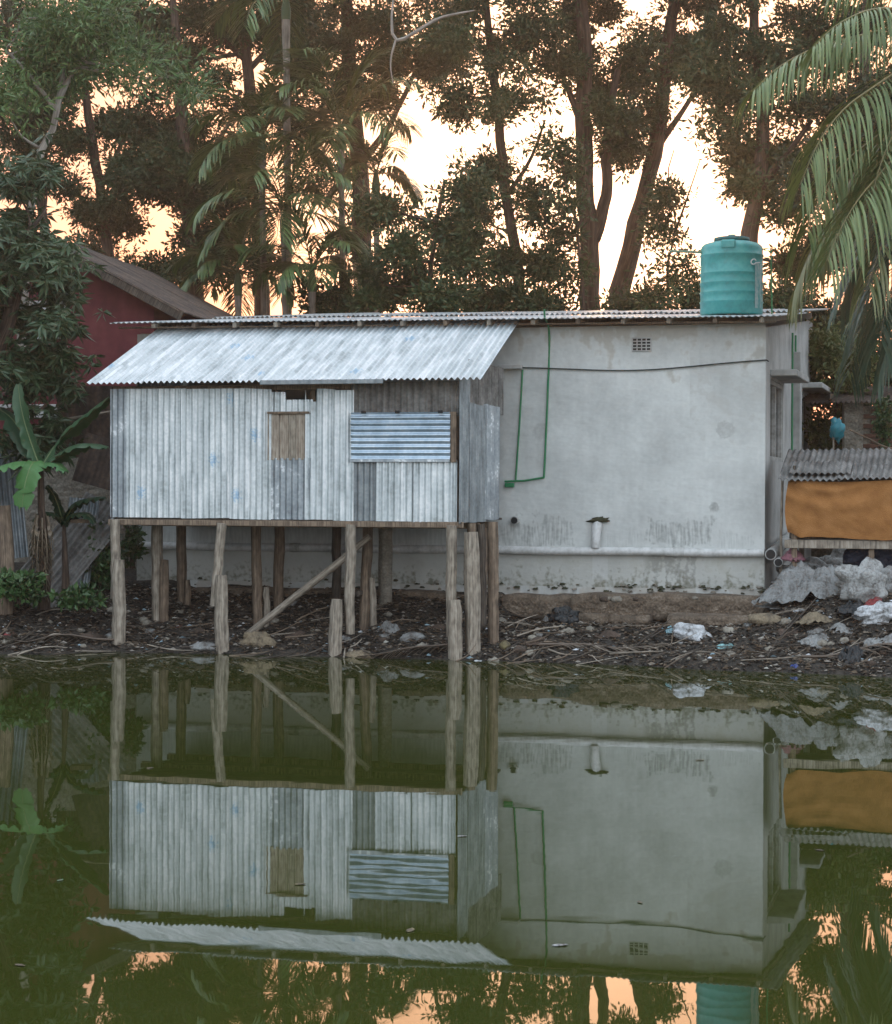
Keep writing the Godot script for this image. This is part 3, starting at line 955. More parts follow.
	obj("splice_rope", tube_mesh([Vector3(3.12, 0.72, -0.9) - o, Vector3(3.11, 0.78, -0.9) - o], 0.075, 10), M.wood_dark, t)
	obj("brace", tube_mesh([Vector3(1.72, 0.2, -0.45) - o, Vector3(2.3, 0.66, -0.47) - o, Vector3(2.9, 1.12, -0.5) - o, Vector3(3.36, 1.5, -0.52) - o], [0.04, 0.037, 0.038, 0.034], 8, 0.03, 0.6, PI / 4), M.wood_grey, t)
	return t

# ---------------------------------------------------------------- water tank
func tank():
	var base = fr(7.63, 4.505, -3.45)
	var t = thing("water_tank", "teal ribbed plastic water tank on the concrete house's roof", "tank", base)
	var R = 0.425
	var prof = [Vector2(0.0, 0.0), Vector2(R - 0.02, 0.0), Vector2(R, 0.02)]
	var y = 0.02
	for k in 5:
		var seg = [0.17, 0.13, 0.13, 0.13, 0.25][k]
		prof.append(Vector2(R, y + seg - 0.035))
		prof.append(Vector2(R + 0.010, y + seg - 0.02))
		prof.append(Vector2(R + 0.010, y + seg - 0.008))
		y += seg
		prof.append(Vector2(R - 0.002, y))
	prof.append_array([Vector2(R - 0.002, 0.90), Vector2(R - 0.012, 0.94), Vector2(R - 0.05, 0.975), Vector2(R - 0.15, 1.005), Vector2(0.22, 1.015), Vector2(0.2, 1.02), Vector2(0.0, 1.02)])
	obj("body", lathe(prof, 48), M.teal, t)
	var lid = obj("lid", lathe([Vector2(0.0, 0.0), Vector2(0.235, 0.0), Vector2(0.245, 0.012), Vector2(0.24, 0.045), Vector2(0.2, 0.055), Vector2(0.06, 0.062), Vector2(0.05, 0.09), Vector2(0.0, 0.095)], 32), mat(lin(.02, .12, .12), 0.5), t)
	lid.position.y = 1.018
	obj("lug", box_mesh(Vector3(0.20, 0.12, 0.09), 0.02), M.teal, t).position = Vector3(-0.10, 0.935, 0.385)
	t.get_child(t.get_child_count() - 1).rotation.y = -0.25
	# worn pale strip of the maker's label and its white scroll
	var a0 = deg_to_rad(52.0); var a1 = deg_to_rad(32.0)
	var st = new_st()
	add_grid(st, 8, 6, func(u, v):
		var a = lerpf(a0, a1, u)
		return Vector3(cos(a) * (R + 0.0125), 0.08 + v * 0.60, sin(a) * (R + 0.0125)), Vector2(0.3, 0.6))
	obj("faded_label", done(st), tmat(blend(256, 256, [[gray(256, 256, 0.03, 95, 4, 256, 30), 0.6], [gray(256, 256, 0.06, 96, 3), 0.4]], [[0.25, Color(.05, .28, .27)], [0.45, Color(.2, .36, .35)], [0.7, Color(.38, .45, .44)]]), 1.0, 0.5), t)
	var pts = []
	for k in 15:
		var u = k / 14.0
		var ph = TAU * (0.08 + u * 0.86)
		var a = deg_to_rad(56.0) - 0.10 * cos(ph) - 0.02 * sin(ph)
		pts.append(Vector3(cos(a) * (R + 0.014), 0.70 + 0.036 * sin(ph), sin(a) * (R + 0.014)))
	pts.append(Vector3(cos(deg_to_rad(38.0)) * (R + 0.014), 0.70, sin(deg_to_rad(38.0)) * (R + 0.014)))
	obj("logo_scroll", tube_mesh(pts, 0.008, 6), M.pvc, t)
	var pipe = mat(lin(.16, .24, .16), 0.5)
	obj("inlet_pipe", tube_mesh([Vector3(-0.40, 0.86, 0.05), Vector3(-0.62, 0.865, 0.08), Vector3(-0.86, 0.87, 0.1)], 0.016, 8), pipe, t)
	obj("overflow_pipe", tube_mesh([Vector3(0.40, 0.9, 0.1), Vector3(0.52, 0.92, 0.1), Vector3(0.53, 0.5, 0.1), Vector3(0.54, 0.0, 0.1)], 0.011, 8), M.green_pipe, t)
	return t

# ---------------------------------------------------------------- neighbours
func shed():
	var o = Vector3(9.5, 0.9, -2.8)
	var t = thing("timber_shed", "low timber shed with weathered tin roof on legs beside the house", "shed", fr(o.x, o.y, o.z), deg_to_rad(YAW))
	for k in 3:
		var m = obj("roof_sheet", sheet(0.80, 1.5, {"seed": 60.0 + k, "rows": 5, "warp": 0.016, "rag_bottom": 0.03, "rag_top": 0.03}), M.metal_weather, t)
		m.position = Vector3(8.42 + k * 0.75, 2.255 + 0.012 * (k % 2), -1.95) - o
		m.rotation.x = -PI / 2 + 0.285
		var m2 = obj("roof_sheet", sheet(0.78, 0.55, {"seed": 64.0 + k, "rows": 3, "warp": 0.02, "rag_bottom": 0.05, "rag_top": 0.03}), M.metal_weather, t)
		m2.position = Vector3(8.55 + k * 0.8, 2.31, -2.05 + rf(-0.05, 0.05)) - o
		m2.rotation.x = -PI / 2 + 0.30
	for x in [8.62, 9.6, 10.6]:
		for z in [-2.14, -3.25]:
			obj("leg", box_mesh(Vector3(0.07, 1.55 if z > -3 else 1.75, 0.07), 0.005), M.wood_brown, t).position = Vector3(x, 1.45 if z > -3 else 1.6, z) - o
	obj("front_rail", box_mesh(Vector3(2.2, 0.11, 0.05), 0.005), M.wood_grey, t).position = Vector3(9.6, 1.42, -2.09) - o
	for k in 5:
		obj("floor_board", box_mesh(Vector3(2.2, 0.03, 0.22), 0.003), M.wood_dark, t).position = Vector3(9.6, 1.45, -2.28 - k * 0.23) - o
	for k in 6:
		obj("wall_board", box_mesh(Vector3(2.1, 0.13, 0.025), 0.003), M.wood_dark, t).position = Vector3(9.6, 1.55 + k * 0.137, -2.2) - o
	for k in 7:
		obj("wall_board", box_mesh(Vector3(0.025, 0.13, 1.0), 0.003), M.wood_dark, t).position = Vector3(8.6, 1.55 + k * 0.137, -2.75) - o
	# orange cloth hung over the front
	var c = thing("orange_cloth", "orange brown cloth hung over the front of the timber shed", "cloth", fr(9.4, 1.5, -2.05), deg_to_rad(YAW))
	var st = new_st()
	var fn = func(u, v):
		var x = lerpf(-0.86 - 0.03 * sin(v * 4.0), 1.05, u)
		var drop = 0.012 * sin(u * 7.0) + 0.025 * noise_a.get_noise_2d(u * 300.0, 5.0) + (0.07 * smoothstep(0.10, 0.0, u))
		var y = lerpf(drop, 0.745 - 0.02 * sin(u * 5.0), v)
		var sag = 0.032 * sin(v * 3.1) * (0.4 + absf(noise_a.get_noise_2d(u * 60.0, v * 25.0)) * 2.0)
		var arc = Vector2(u - 0.28, (v - 1.15) * 0.8).length()
		sag += 0.016 * sin(arc * 30.0 + 2.0 * noise_a.get_noise_2d(u * 80, v * 80)) * smoothstep(0.75, 0.2, arc)
		sag += 0.02 * noise_b.get_noise_2d(u * 300.0, v * 120.0) + 0.012 * absf(noise_a.get_noise_2d(u * 500.0 + v * 200.0, v * 160.0))
		var wrap = smoothstep(0.10, 0.0, u)
		return Vector3(x - 0.02 * v * wrap, y, 0.02 + sag - wrap * 0.06 + 0.02 * wrap * sin(v * 9.0))
	add_grid(st, 90, 44, fn, Vector2(1.9, 0.75))
	obj("panel", done(st), M.orange_cloth, c)
	# narrow posts and pallet leaning between shed and house
	var p = thing("leaning_pole", "thin grey pole leaning between the house and timber shed", "pole", fr(8.42, 0.9, -2.5))
	obj("shaft", tube_mesh([Vector3(0, 0, 0), Vector3(0.01, 0.6, -0.1), Vector3(0.05, 1.35, -0.25)], 0.02, 6, 0.1), M.wood_grey, p)

func outbuilding():
	var b = at(905.0, 512.0, 31.5)
	b.y = 0.85
	var t = thing("brick_outbuilding", "small dark brick outbuilding with sloping roof behind the timber shed", "outbuilding", b, deg_to_rad(-6))
	obj("pillar", box_mesh(Vector3(0.3, 2.65, 0.3), 0.01), M.cement, t).position = Vector3(-0.83, 1.32, 0.1)
	obj("wall", box_mesh(Vector3(2.4, 2.6, 0.2), 0.0), M.cement, t).position = Vector3(0.52, 1.3, -0.02)
	var bm = [box_mesh(Vector3(0.24, 0.065, 0.06), 0.005), box_mesh(Vector3(0.24, 0.067, 0.064), 0.005), box_mesh(Vector3(0.235, 0.063, 0.058), 0.007)]
	for j in 14:
		for i in 6:
			var m = obj("brick", bm[rng.randi() % 3], M.brick, t)
			m.position = Vector3(-0.55 + i * 0.252 + (0.12 if j % 2 == 1 else 0.0), 1.5 + j * 0.078, 0.10 + rf(-0.006, 0.006))
	obj("back_wall", box_mesh(Vector3(3.4, 2.4, 0.15), 0.0), M.cement, t).position = Vector3(0.1, 1.2, -2.4)
	var rf_ = obj("roof", sheet(3.6, 3.4, {"seed": 70.0, "rows": 4, "warp": 0.02}), M.rust, t)
	rf_.position = Vector3(-1.55, 2.62, 0.55)
	rf_.rotation = Vector3(-PI / 2 + 0.12, 0, 0.09)
	for k in 3:
		obj("rafter", box_mesh(Vector3(0.06, 0.08, 3.2), 0.004), M.wood_dark, t).position = Vector3(-1.2 + k * 1.2, 2.60 + k * 0.11 + 0.13, -1.0)
	var g = thing("teal_bag", "teal plastic bag hanging on a pole before the brick outbuilding", "bag", at(837.0, 446.0, 30.0))
	obj("bag", lump(Vector3(0.2, 0.34, 0.18), 9.0, 0.3, 1.3, 14, 2.0), mat(lin(.015, .2, .25), 0.45), g).position.y = 0.25
	obj("pole", tube_mesh([Vector3(-0.05, -1.6, 0.02), Vector3(-0.05, -0.4, 0.02), Vector3(-0.06, 0.42, 0.0)], 0.014, 6), M.wood_grey, g)
	# dark stack behind the far corner of the house closes the gap to the trees
	var br = thing("bare_branch", "bare curved branch lying on the timber shed's roof", "branch", at(875.0, 446.0, 27.6))
	obj("stem", tube_mesh(smooth_path([Vector3(-0.35, 0.22, 0), Vector3(-0.1, 0.1, 0.05), Vector3(0.15, -0.02, 0.05), Vector3(0.45, -0.06, 0)], 10), [0.012, 0.013, 0.013, 0.014, 0.014, 0.015, 0.015, 0.016, 0.016, 0.016], 6), M.wood_brown, br)

func red_house():
	var eave = at(187.0, 317.0, 32.0)
	var ridge_dir = Vector3(0.163, 0, -0.987)
	var right = Vector3(0.987, 0, 0.163)
	var b = Vector3(eave.x, 0.9, eave.z) - right * 2.6
	var ang = atan2(right.z, right.x)
	var t = thing("red_house", "dark red gabled house with brown tin roof behind the trees", "house", b, -ang)
	var ye = eave.y - 0.9
	var half = 2.6
	var ya = ye + half * 0.53
	var wl = 2.05
	# gable wall facing the pond
	var st = new_st(true)
	var g = [Vector3(-wl, 0, 0), Vector3(-wl, ya - wl * 0.53, 0), Vector3(0, ya - 0.03, 0), Vector3(wl, ya - wl * 0.53, 0), Vector3(wl, 0, 0)]
	for k in [1, 2, 3]:
		vert(st, g[0], Vector2.ZERO); vert(st, g[k], Vector2.ONE); vert(st, g[k + 1], Vector2.ONE)
	obj("gable_wall", done(st), M.red_wall, t)
	obj("side_wall", box_mesh(Vector3(0.14, ya - wl * 0.53, 6.0), 0.0, Vector3(wl - 0.071, (ya - wl * 0.53) / 2, -3.01)), M.red_wall, t)
	obj("side_wall", box_mesh(Vector3(0.14, ya - wl * 0.53, 6.0), 0.0, Vector3(-wl + 0.071, (ya - wl * 0.53) / 2, -3.01)), M.red_wall, t)
	obj("band", box_mesh(Vector3(wl * 2 + 0.06, 0.22, 0.06), 0.01), M.plaster, t).position = Vector3(0, 2.45, 0.03)
	var roof = holder("roof", t)
	var slope = sqrt(half * half + pow(half * 0.53, 2))
	for sg in [1, -1]:
		for k in 9:
			var m = obj("roof_sheet", sheet(0.80, slope, {"seed": 80.0 + k, "rows": 4, "warp": 0.012}), M.rust, roof)
			m.position = Vector3(sg * half, ye + 0.05 + 0.008 * (k % 2), 0.45 - k * 0.75 - (0.0 if sg > 0 else 0.8))
			m.rotation = Vector3(0, PI / 2 * sg, 0)
			m.rotate_object_local(Vector3.RIGHT, -PI / 2 + atan(0.53))
		var vb = obj("verge_board", box_mesh(Vector3(slope + 0.1, 0.16, 0.03), 0.004), M.wood_dark, roof)
		vb.position = Vector3(sg * half / 2, ye + half * 0.265 + 0.0, 0.42)
		vb.rotation.z = -sg * atan(0.53)
	var wn = holder("window", t)
	wn.position = at(38.0, 318.0, 32.2) - b
	wn.position = Vector3((at(38.0, 318.0, 32.2) - b).dot(right), at(38.0, 318.0, 32.0).y - 0.9, 0.03)
	obj("frame", box_mesh(Vector3(0.82, 0.62, 0.05), 0.006), M.pvc_dirty, wn)
	for k in 5:
		obj("bar", box_mesh(Vector3(0.03, 0.56, 0.03), 0.003), M.wood_grey, wn).position = Vector3(-0.32 + k * 0.16, 0, 0.04)

func yard_left():
	# rusty sheets and boards propped beside the hut
	var a = thing("rusty_sheet", "large rusty brown sheet hanging under the red house wall", "metal sheet", at(57.0, 470.0, 28.6), -0.15)
	obj("panel", sheet(0.9, 1.05, {"seed": 90.0, "amp": 0.004, "warp": 0.03, "rag_bottom": 0.1}), M.rust, a).position = Vector3(0.0, 0.15, 0)
	a = thing("rusty_sheet", "tilted rusty plate wedged behind the banana plant", "metal sheet", at(72.0, 480.0, 28.0), 0.2)
	var m = obj("panel", sheet(0.66, 0.72, {"seed": 91.0, "amp": 0.004, "warp": 0.03}), M.rust, a)
	m.rotation = Vector3(-0.2, 0, -0.28)
	m = obj("rail", tube_mesh([Vector3(-0.1, 0.85, 0.02), Vector3(0.3, 0.92, 0.03), Vector3(0.75, 1.0, 0.02)], 0.02, 6, 0.1), M.wood_grey, a)
	var ls = [
		[5.0, 588.0, 26.9, 0.72, 1.55, Vector3(-0.42, 0.12, -0.62), "metal_weather", "grey tin sheet leaning far over beside the banana plant"],
		[30.0, 584.0, 27.4, 0.70, 1.5, Vector3(-0.35, -0.1, -0.45), "metal_weather", "middle tin sheet of the leaning row by the banana plant"],
		[58.0, 586.0, 27.2, 0.42, 1.25, Vector3(-0.25, 0.1, -0.10), "metal_old", "narrow upright tin sheet leaning right of the banana stem"],
		[0.0, 560.0, 27.9, 0.4, 1.6, Vector3(-0.2, 0.1, 0.12), "metal_old", "dark tin sheet standing upright at the frame's left edge"],
	]
	for l in ls:
		var t = thing("leaning_tin_sheet", l[7], "metal sheet", at(l[0], l[1], l[2]), 0.0, "tin sheets propped on the left bank")
		t.rotation = l[5]
		obj("panel", sheet(l[3], l[4], {"seed": 92.0 + l[0], "warp": 0.02}), M[l[6]], t)
	var p = thing("wooden_post", "brown wooden post standing at the left edge of the bank", "post", at(6.0, 592.0, 26.6))
	obj("shaft", tube_mesh([Vector3(0, -0.3, 0), Vector3(0.01, 0.5, 0), Vector3(-0.03, 1.15, 0)], [0.10, 0.095, 0.085], 10, 0.05), M.wood_brown, p)
	var bd = thing("wooden_board", "short pale wooden board sticking out left of the hut's floor", "board", at(82.0, 521.0, 27.0), 0.1)
	obj("plank", box_mesh(Vector3(0.28, 0.05, 0.3), 0.006), M.wood_brown, bd)
	var wl = thing("garden_wall", "old dark wall at the back of the left yard", "wall", at(60.0, 512.0, 30.5), -0.16)
	wl.position.y = 0.8
	obj("face", slab(Vector3(4.5, 2.1, 0.2), 3.0), M.cement, wl).position = Vector3(-0.6, 1.05, 0)

# ---------------------------------------------------------------- plants
func rand_dir():
	var v = Vector3(rng.randfn(), rng.randfn(), rng.randfn())
	return v.normalized() if v.length() > 0.01 else Vector3.UP

# bunch of n leaves of length l, width w; droop 0 any way, 1 hanging rosette
func leaf_bunch(n, l, w, spread, droop = 0.0):
	var st = new_st(true)
	st.set_smooth_group(-1)
	for k in n:
		var d = rand_dir()
		if droop > 0.0:
			var a = TAU * k / n + rf(-0.3, 0.3)
			d = Vector3(cos(a), rf(-0.9, 0.35), sin(a)).normalized()
		var base = d * rf(0.0, spread)
		var side = d.cross(rand_dir()).normalized()
		var up = side.cross(d)
		var ll = l * rf(0.7, 1.2)
		var ww = w * rf(0.8, 1.2)
		var m1 = base + d * ll * 0.4 - up * ll * 0.03
		var tip = base + d * ll - Vector3(0, ll * 0.28 * droop, 0) - up * ll * 0.08
		var lft = base + d * ll * 0.45 + side * ww * 0.5 + up * ww * 0.15
		var rgt = base + d * ll * 0.45 - side * ww * 0.5 + up * ww * 0.15
		for tri in [[base, lft, m1], [m1, lft, tip], [base, m1, rgt], [rgt, m1, tip]]:
			for p in tri:
				st.set_uv(Vector2(0.5, 0.5))
				st.add_vertex(p)
	return done(st)

func scatter(called, mesh, mt, xf, cols, parent):
	var mm = MultiMesh.new()
	mm.transform_format = MultiMesh.TRANSFORM_3D
	mm.use_colors = true
	mm.mesh = mesh
	mm.instance_count = xf.size()
	for i in xf.size():
		mm.set_instance_transform(i, xf[i])
		mm.set_instance_color(i, cols[i])
	var o = MultiMeshInstance3D.new()
	o.name = called if parent != self else numbered(called)
	o.multimesh = mm
	o.material_override = mt
	parent.add_child(o, true)
	return o

# trunks: [[px, py, r metres]...]; blobs: [px, py, rx, ry, density, (depth shift)]
func tree(called, label, d, trunks, blobs, o = {}):
	var leaf = o.get("leaf", M.bunch_far)
	var lm = o.get("mat", M.leaf_far)
	var col = o.get("col", Color(.022, .045, .014))
	var col2 = o.get("col2", Color(.045, .078, .022))
	var bark = o.get("bark", M.bark)
	var sc = o.get("scale", 1.0)
	var per = o.get("per", 42)
	var cr = o.get("clump", 0.205)
	var first = trunks[0][0]
	var base = at(float(first[0]), float(first[1]), d)
	base.y = 0.8
	var t = thing(called, label, "tree", base, 0.0, o.get("group", ""))
	var st = new_st()
	var nodes = []
	for tr in trunks:
		var pts = []
		var rads = []
		for p in tr:
			pts.append(at(float(p[0]), float(p[1]), d + (p[3] if p.size() > 3 else 0.0)) - base)
			rads.append(float(p[2]))
		if tr == trunks[0] and pts[0].y > 0.2:
			pts.push_front(Vector3(pts[0].x, -0.3, pts[0].z))
			rads.push_front(rads[0] * 1.15)
		var n = pts.size() * 4
		var path = smooth_path(pts, n)
		var rr = []
		for i in n:
			var f = i / (n - 1.0) * (rads.size() - 1)
			var k = mini(int(f), rads.size() - 2)
			rr.append(lerpf(rads[k], rads[k + 1], f - k) * rf(0.95, 1.05))
			if i > 0 and i < n - 1:
				path[i] += Vector3(rf(-1, 1), 0, rf(-1, 1)) * rads[0] * 0.12
		add_tube(st, path, rr, 8, false, 0.06)
		for i in n:
			nodes.append([path[i], rr[i]])
	if d > 34.0 and not o.has("group"):
		var tp = trunks[0][trunks[0].size() - 1]
		if tp[1] < 0:
			blobs = blobs + [[tp[0] - 45, -95, 60, 45, 1.3], [tp[0] + 40, -110, 60, 45, 1.3], [tp[0], -180, 70, 50, 1.2]]
	var xf = []
	var cols = []
	for b in blobs:
		var dz = b[5] if b.size() > 5 else rf(-0.6, 0.6)
		var dd = d + dz
		var c = at(float(b[0]), float(b[1]), dd) - base
		var rx = b[2] * dd / FOCAL
		var ry = b[3] * dd / FOCAL
		var rz = (rx + ry) * 0.45
		# limb from the nearest lower point of the trunk
		var best = nodes[0]
		var bd = 1e9
		for nd in nodes:
			var v = c - nd[0]
			var s = v.length() + (1.5 if v.y < -0.1 else 0.0)
			if s < bd:
				bd = s
				best = nd
		var mid = best[0].lerp(c, 0.5) + Vector3(rf(-.15, .15), -0.12 * bd * 0.5, rf(-.15, .15))
		var r0 = clampf(0.022 + bd * 0.012, 0.02, best[1] * 0.7 + 0.012)
		if bd < 9.0:
			add_tube(st, smooth_path([best[0], mid, c], 7), [r0, r0 * .85, r0 * .75, r0 * .6, r0 * .5, r0 * .4, r0 * .3], 5, false)
		var ncl = maxi(3, int(b[4] * rx * ry * (6.2 if first[0] > 340 and first[0] < 800 else 9.5)))
		for k in ncl:
			var dir = rand_dir()
			var rad = pow(rng.randf(), 0.45)
			var cc = c + Vector3(dir.x * rx, dir.y * ry, dir.z * rz) * rad
			if k % 4 == 0:
				add_tube(st, [c.lerp(cc, 0.15), c.lerp(cc, 0.6) + Vector3(0, rf(-.05, .08), 0), cc], [r0 * 0.4, 0.009, 0.004], 4, false)
			var cs = cr * rf(0.6, 1.3)
			var shade = rf(0.0, 1.0)
			var nn = int(per * rf(0.6, 1.4))
			for q in nn:
				var pos = cc + Vector3(rng.randfn() * cs, rng.randfn() * cs * 0.7, rng.randfn() * cs)
				var s = sc * rf(0.55, 1.55)
				var bs = Basis(rand_dir(), rf(0, TAU)) if not o.get("upright", false) else Basis(Vector3.UP, rf(0, TAU)) * Basis(Vector3.RIGHT, rf(-.35, .35))
				xf.append(Transform3D(bs.scaled(Vector3(s, s, s)), pos))
				var k2 = col.lerp(col2, clampf(shade * 0.6 + rf(0, 0.5), 0, 1))
				cols.append(k2)
	obj("trunk", done(st), bark, t)
	scatter("crown", leaf, lm, xf, cols, t).set_meta("kind", "stuff")
	return t

# pinnate frond along a path of world-aligned local points
func frond(pts, leaf_l, n, o = {}):
	var st = new_st()
	var r0 = o.get("r", 0.02)
	var wid = o.get("w", 0.035)
	var fwd = o.get("fwd", 0.6)
	var grav = o.get("grav", 0.5)
	var start = o.get("start", 0.15)
	var cA = o.get("col", Color(.045, .075, .025))
	var cB = o.get("col2", Color(.08, .10, .035))
	var cR = o.get("rib", Color(.13, .13, .05))
	var np = 26
	var path = smooth_path(pts, np)
	var rr = []
	for i in np:
		rr.append(lerpf(r0, 0.003, i / (np - 1.0)))
	st.set_color(cR)
	add_tube(st, path, rr, 5, false)
	for i in n:
		var u = start + (1.0 - start) * (i + 0.5) / n
		for sg in [-1.0, 1.0]:
			if rng.randf() < o.get("miss", 0.03):
				continue
			var f = clampf(u + rf(-0.006, 0.006), 0, 0.999) * (np - 1)
			var k = int(f)
			var p = path[k].lerp(path[k + 1], f - k)
			var tg = (path[k + 1] - path[k]).normalized()
			var side = tg.cross(Vector3.UP)
			if side.length() < 0.15:
				side = tg.cross(cam_f)
			side = side.normalized()
			var prof = sin(PI * clampf(0.12 + (u - start) / (1 - start) * 0.80, 0, 1))
			var ll = leaf_l * (0.35 + 0.65 * prof) * rf(0.85, 1.1)
			var wild = o.get("wild", 0.08)
			var dir = (side * sg + tg * (fwd + 0.5 * u) + Vector3(0, rf(-0.1, 0.25), 0) + rand_dir() * wild).normalized()
			var segs = 5
			var w0 = wid * rf(0.8, 1.2)
			var q = p
			var col = cA.lerp(cB, rng.randf())
			st.set_color(col)
			var wn = dir.cross(Vector3.UP.lerp(side, 0.2)).normalized()
			var prev_l = q; var prev_r = q
			for s in segs:
				var v1 = (s + 1.0) / segs
				dir = (dir + Vector3(0, -grav * (0.4 + v1) / segs * 1.6, 0)).normalized()
				q += dir * ll / segs
				var ww = w0 * (1.0 if s < segs - 2 else (0.7 if s == segs - 2 else 0.04)) * 0.5
				wn = (wn - dir * wn.dot(dir)).normalized()
				var l2 = q + wn * ww
				var r2 = q - wn * ww
				quad(st, prev_l, l2, r2, prev_r, Vector2(0, 0), Vector2(0, 1), Vector2(1, 1), Vector2(1, 0))
				prev_l = l2; prev_r = r2
	return done(st)

func arc_path(az, el, l, droop, n = 8):
	var p = Vector3.ZERO
	var dir = Vector3(cos(az) * cos(el), sin(el), sin(az) * cos(el))
	var out = [p]
	for i in n:
		dir = (dir + Vector3(0, -droop / n * (0.4 + 1.2 * i / n), 0)).normalized()
		p += dir * l / n
		out.append(p)
	return out

func areca(px, py, d, label, nf, l, o = {}):
	var base = at(float(px), 512.0, d)
	var crown = at(float(px) + o.get("lean", 0.0), float(py), d)
	base.y = 0.8
	var t = thing("areca_palm", label, "palm tree", base, 0.0, "areca palms behind the hut")
	var c = crown - base
	var r = o.get("r", 0.065)
	obj("trunk", tube_mesh(smooth_path([Vector3(0, -0.3, 0), Vector3(c.x * 0.3 + 0.05, c.y * 0.4, 0), c], 16), [r * 1.2, r * 1.1, r, r, r * 1.03, r, r, r * .98, r * 1.02, r, r, r * .95, r * 1.0, r * .95, r * .95, r * 1.2], 10, 0.02), M.bark_pale, t)
	obj("crown_shaft", tube_mesh([c, c + Vector3(0, 0.2, 0), c + Vector3(0, 0.5, 0)], [r * 1.25, r * 1.35, r * 0.6], 10), mat(lin(.07, .11, .04), 0.5), t)
	for k in nf:
		var az = TAU * k / nf + rf(-0.3, 0.3) + o.get("az", 0.0)
		var el = [1.25, 0.9, 0.55, 0.2][k % 4] + rf(-0.12, 0.12)
		var f = obj("frond", frond(arc_path(az, el, l * rf(0.85, 1.1), 1.5 + rf(0, 0.5)), l * 0.42, 40, {"w": 0.036, "wild": 0.22, "fwd": 0.7, "grav": 0.5, "r": 0.018, "col": Color(.055, .10, .035), "col2": Color(.12, .18, .06)}), M.palm_leaf, t)
		f.position = c + Vector3(0, 0.42, 0)

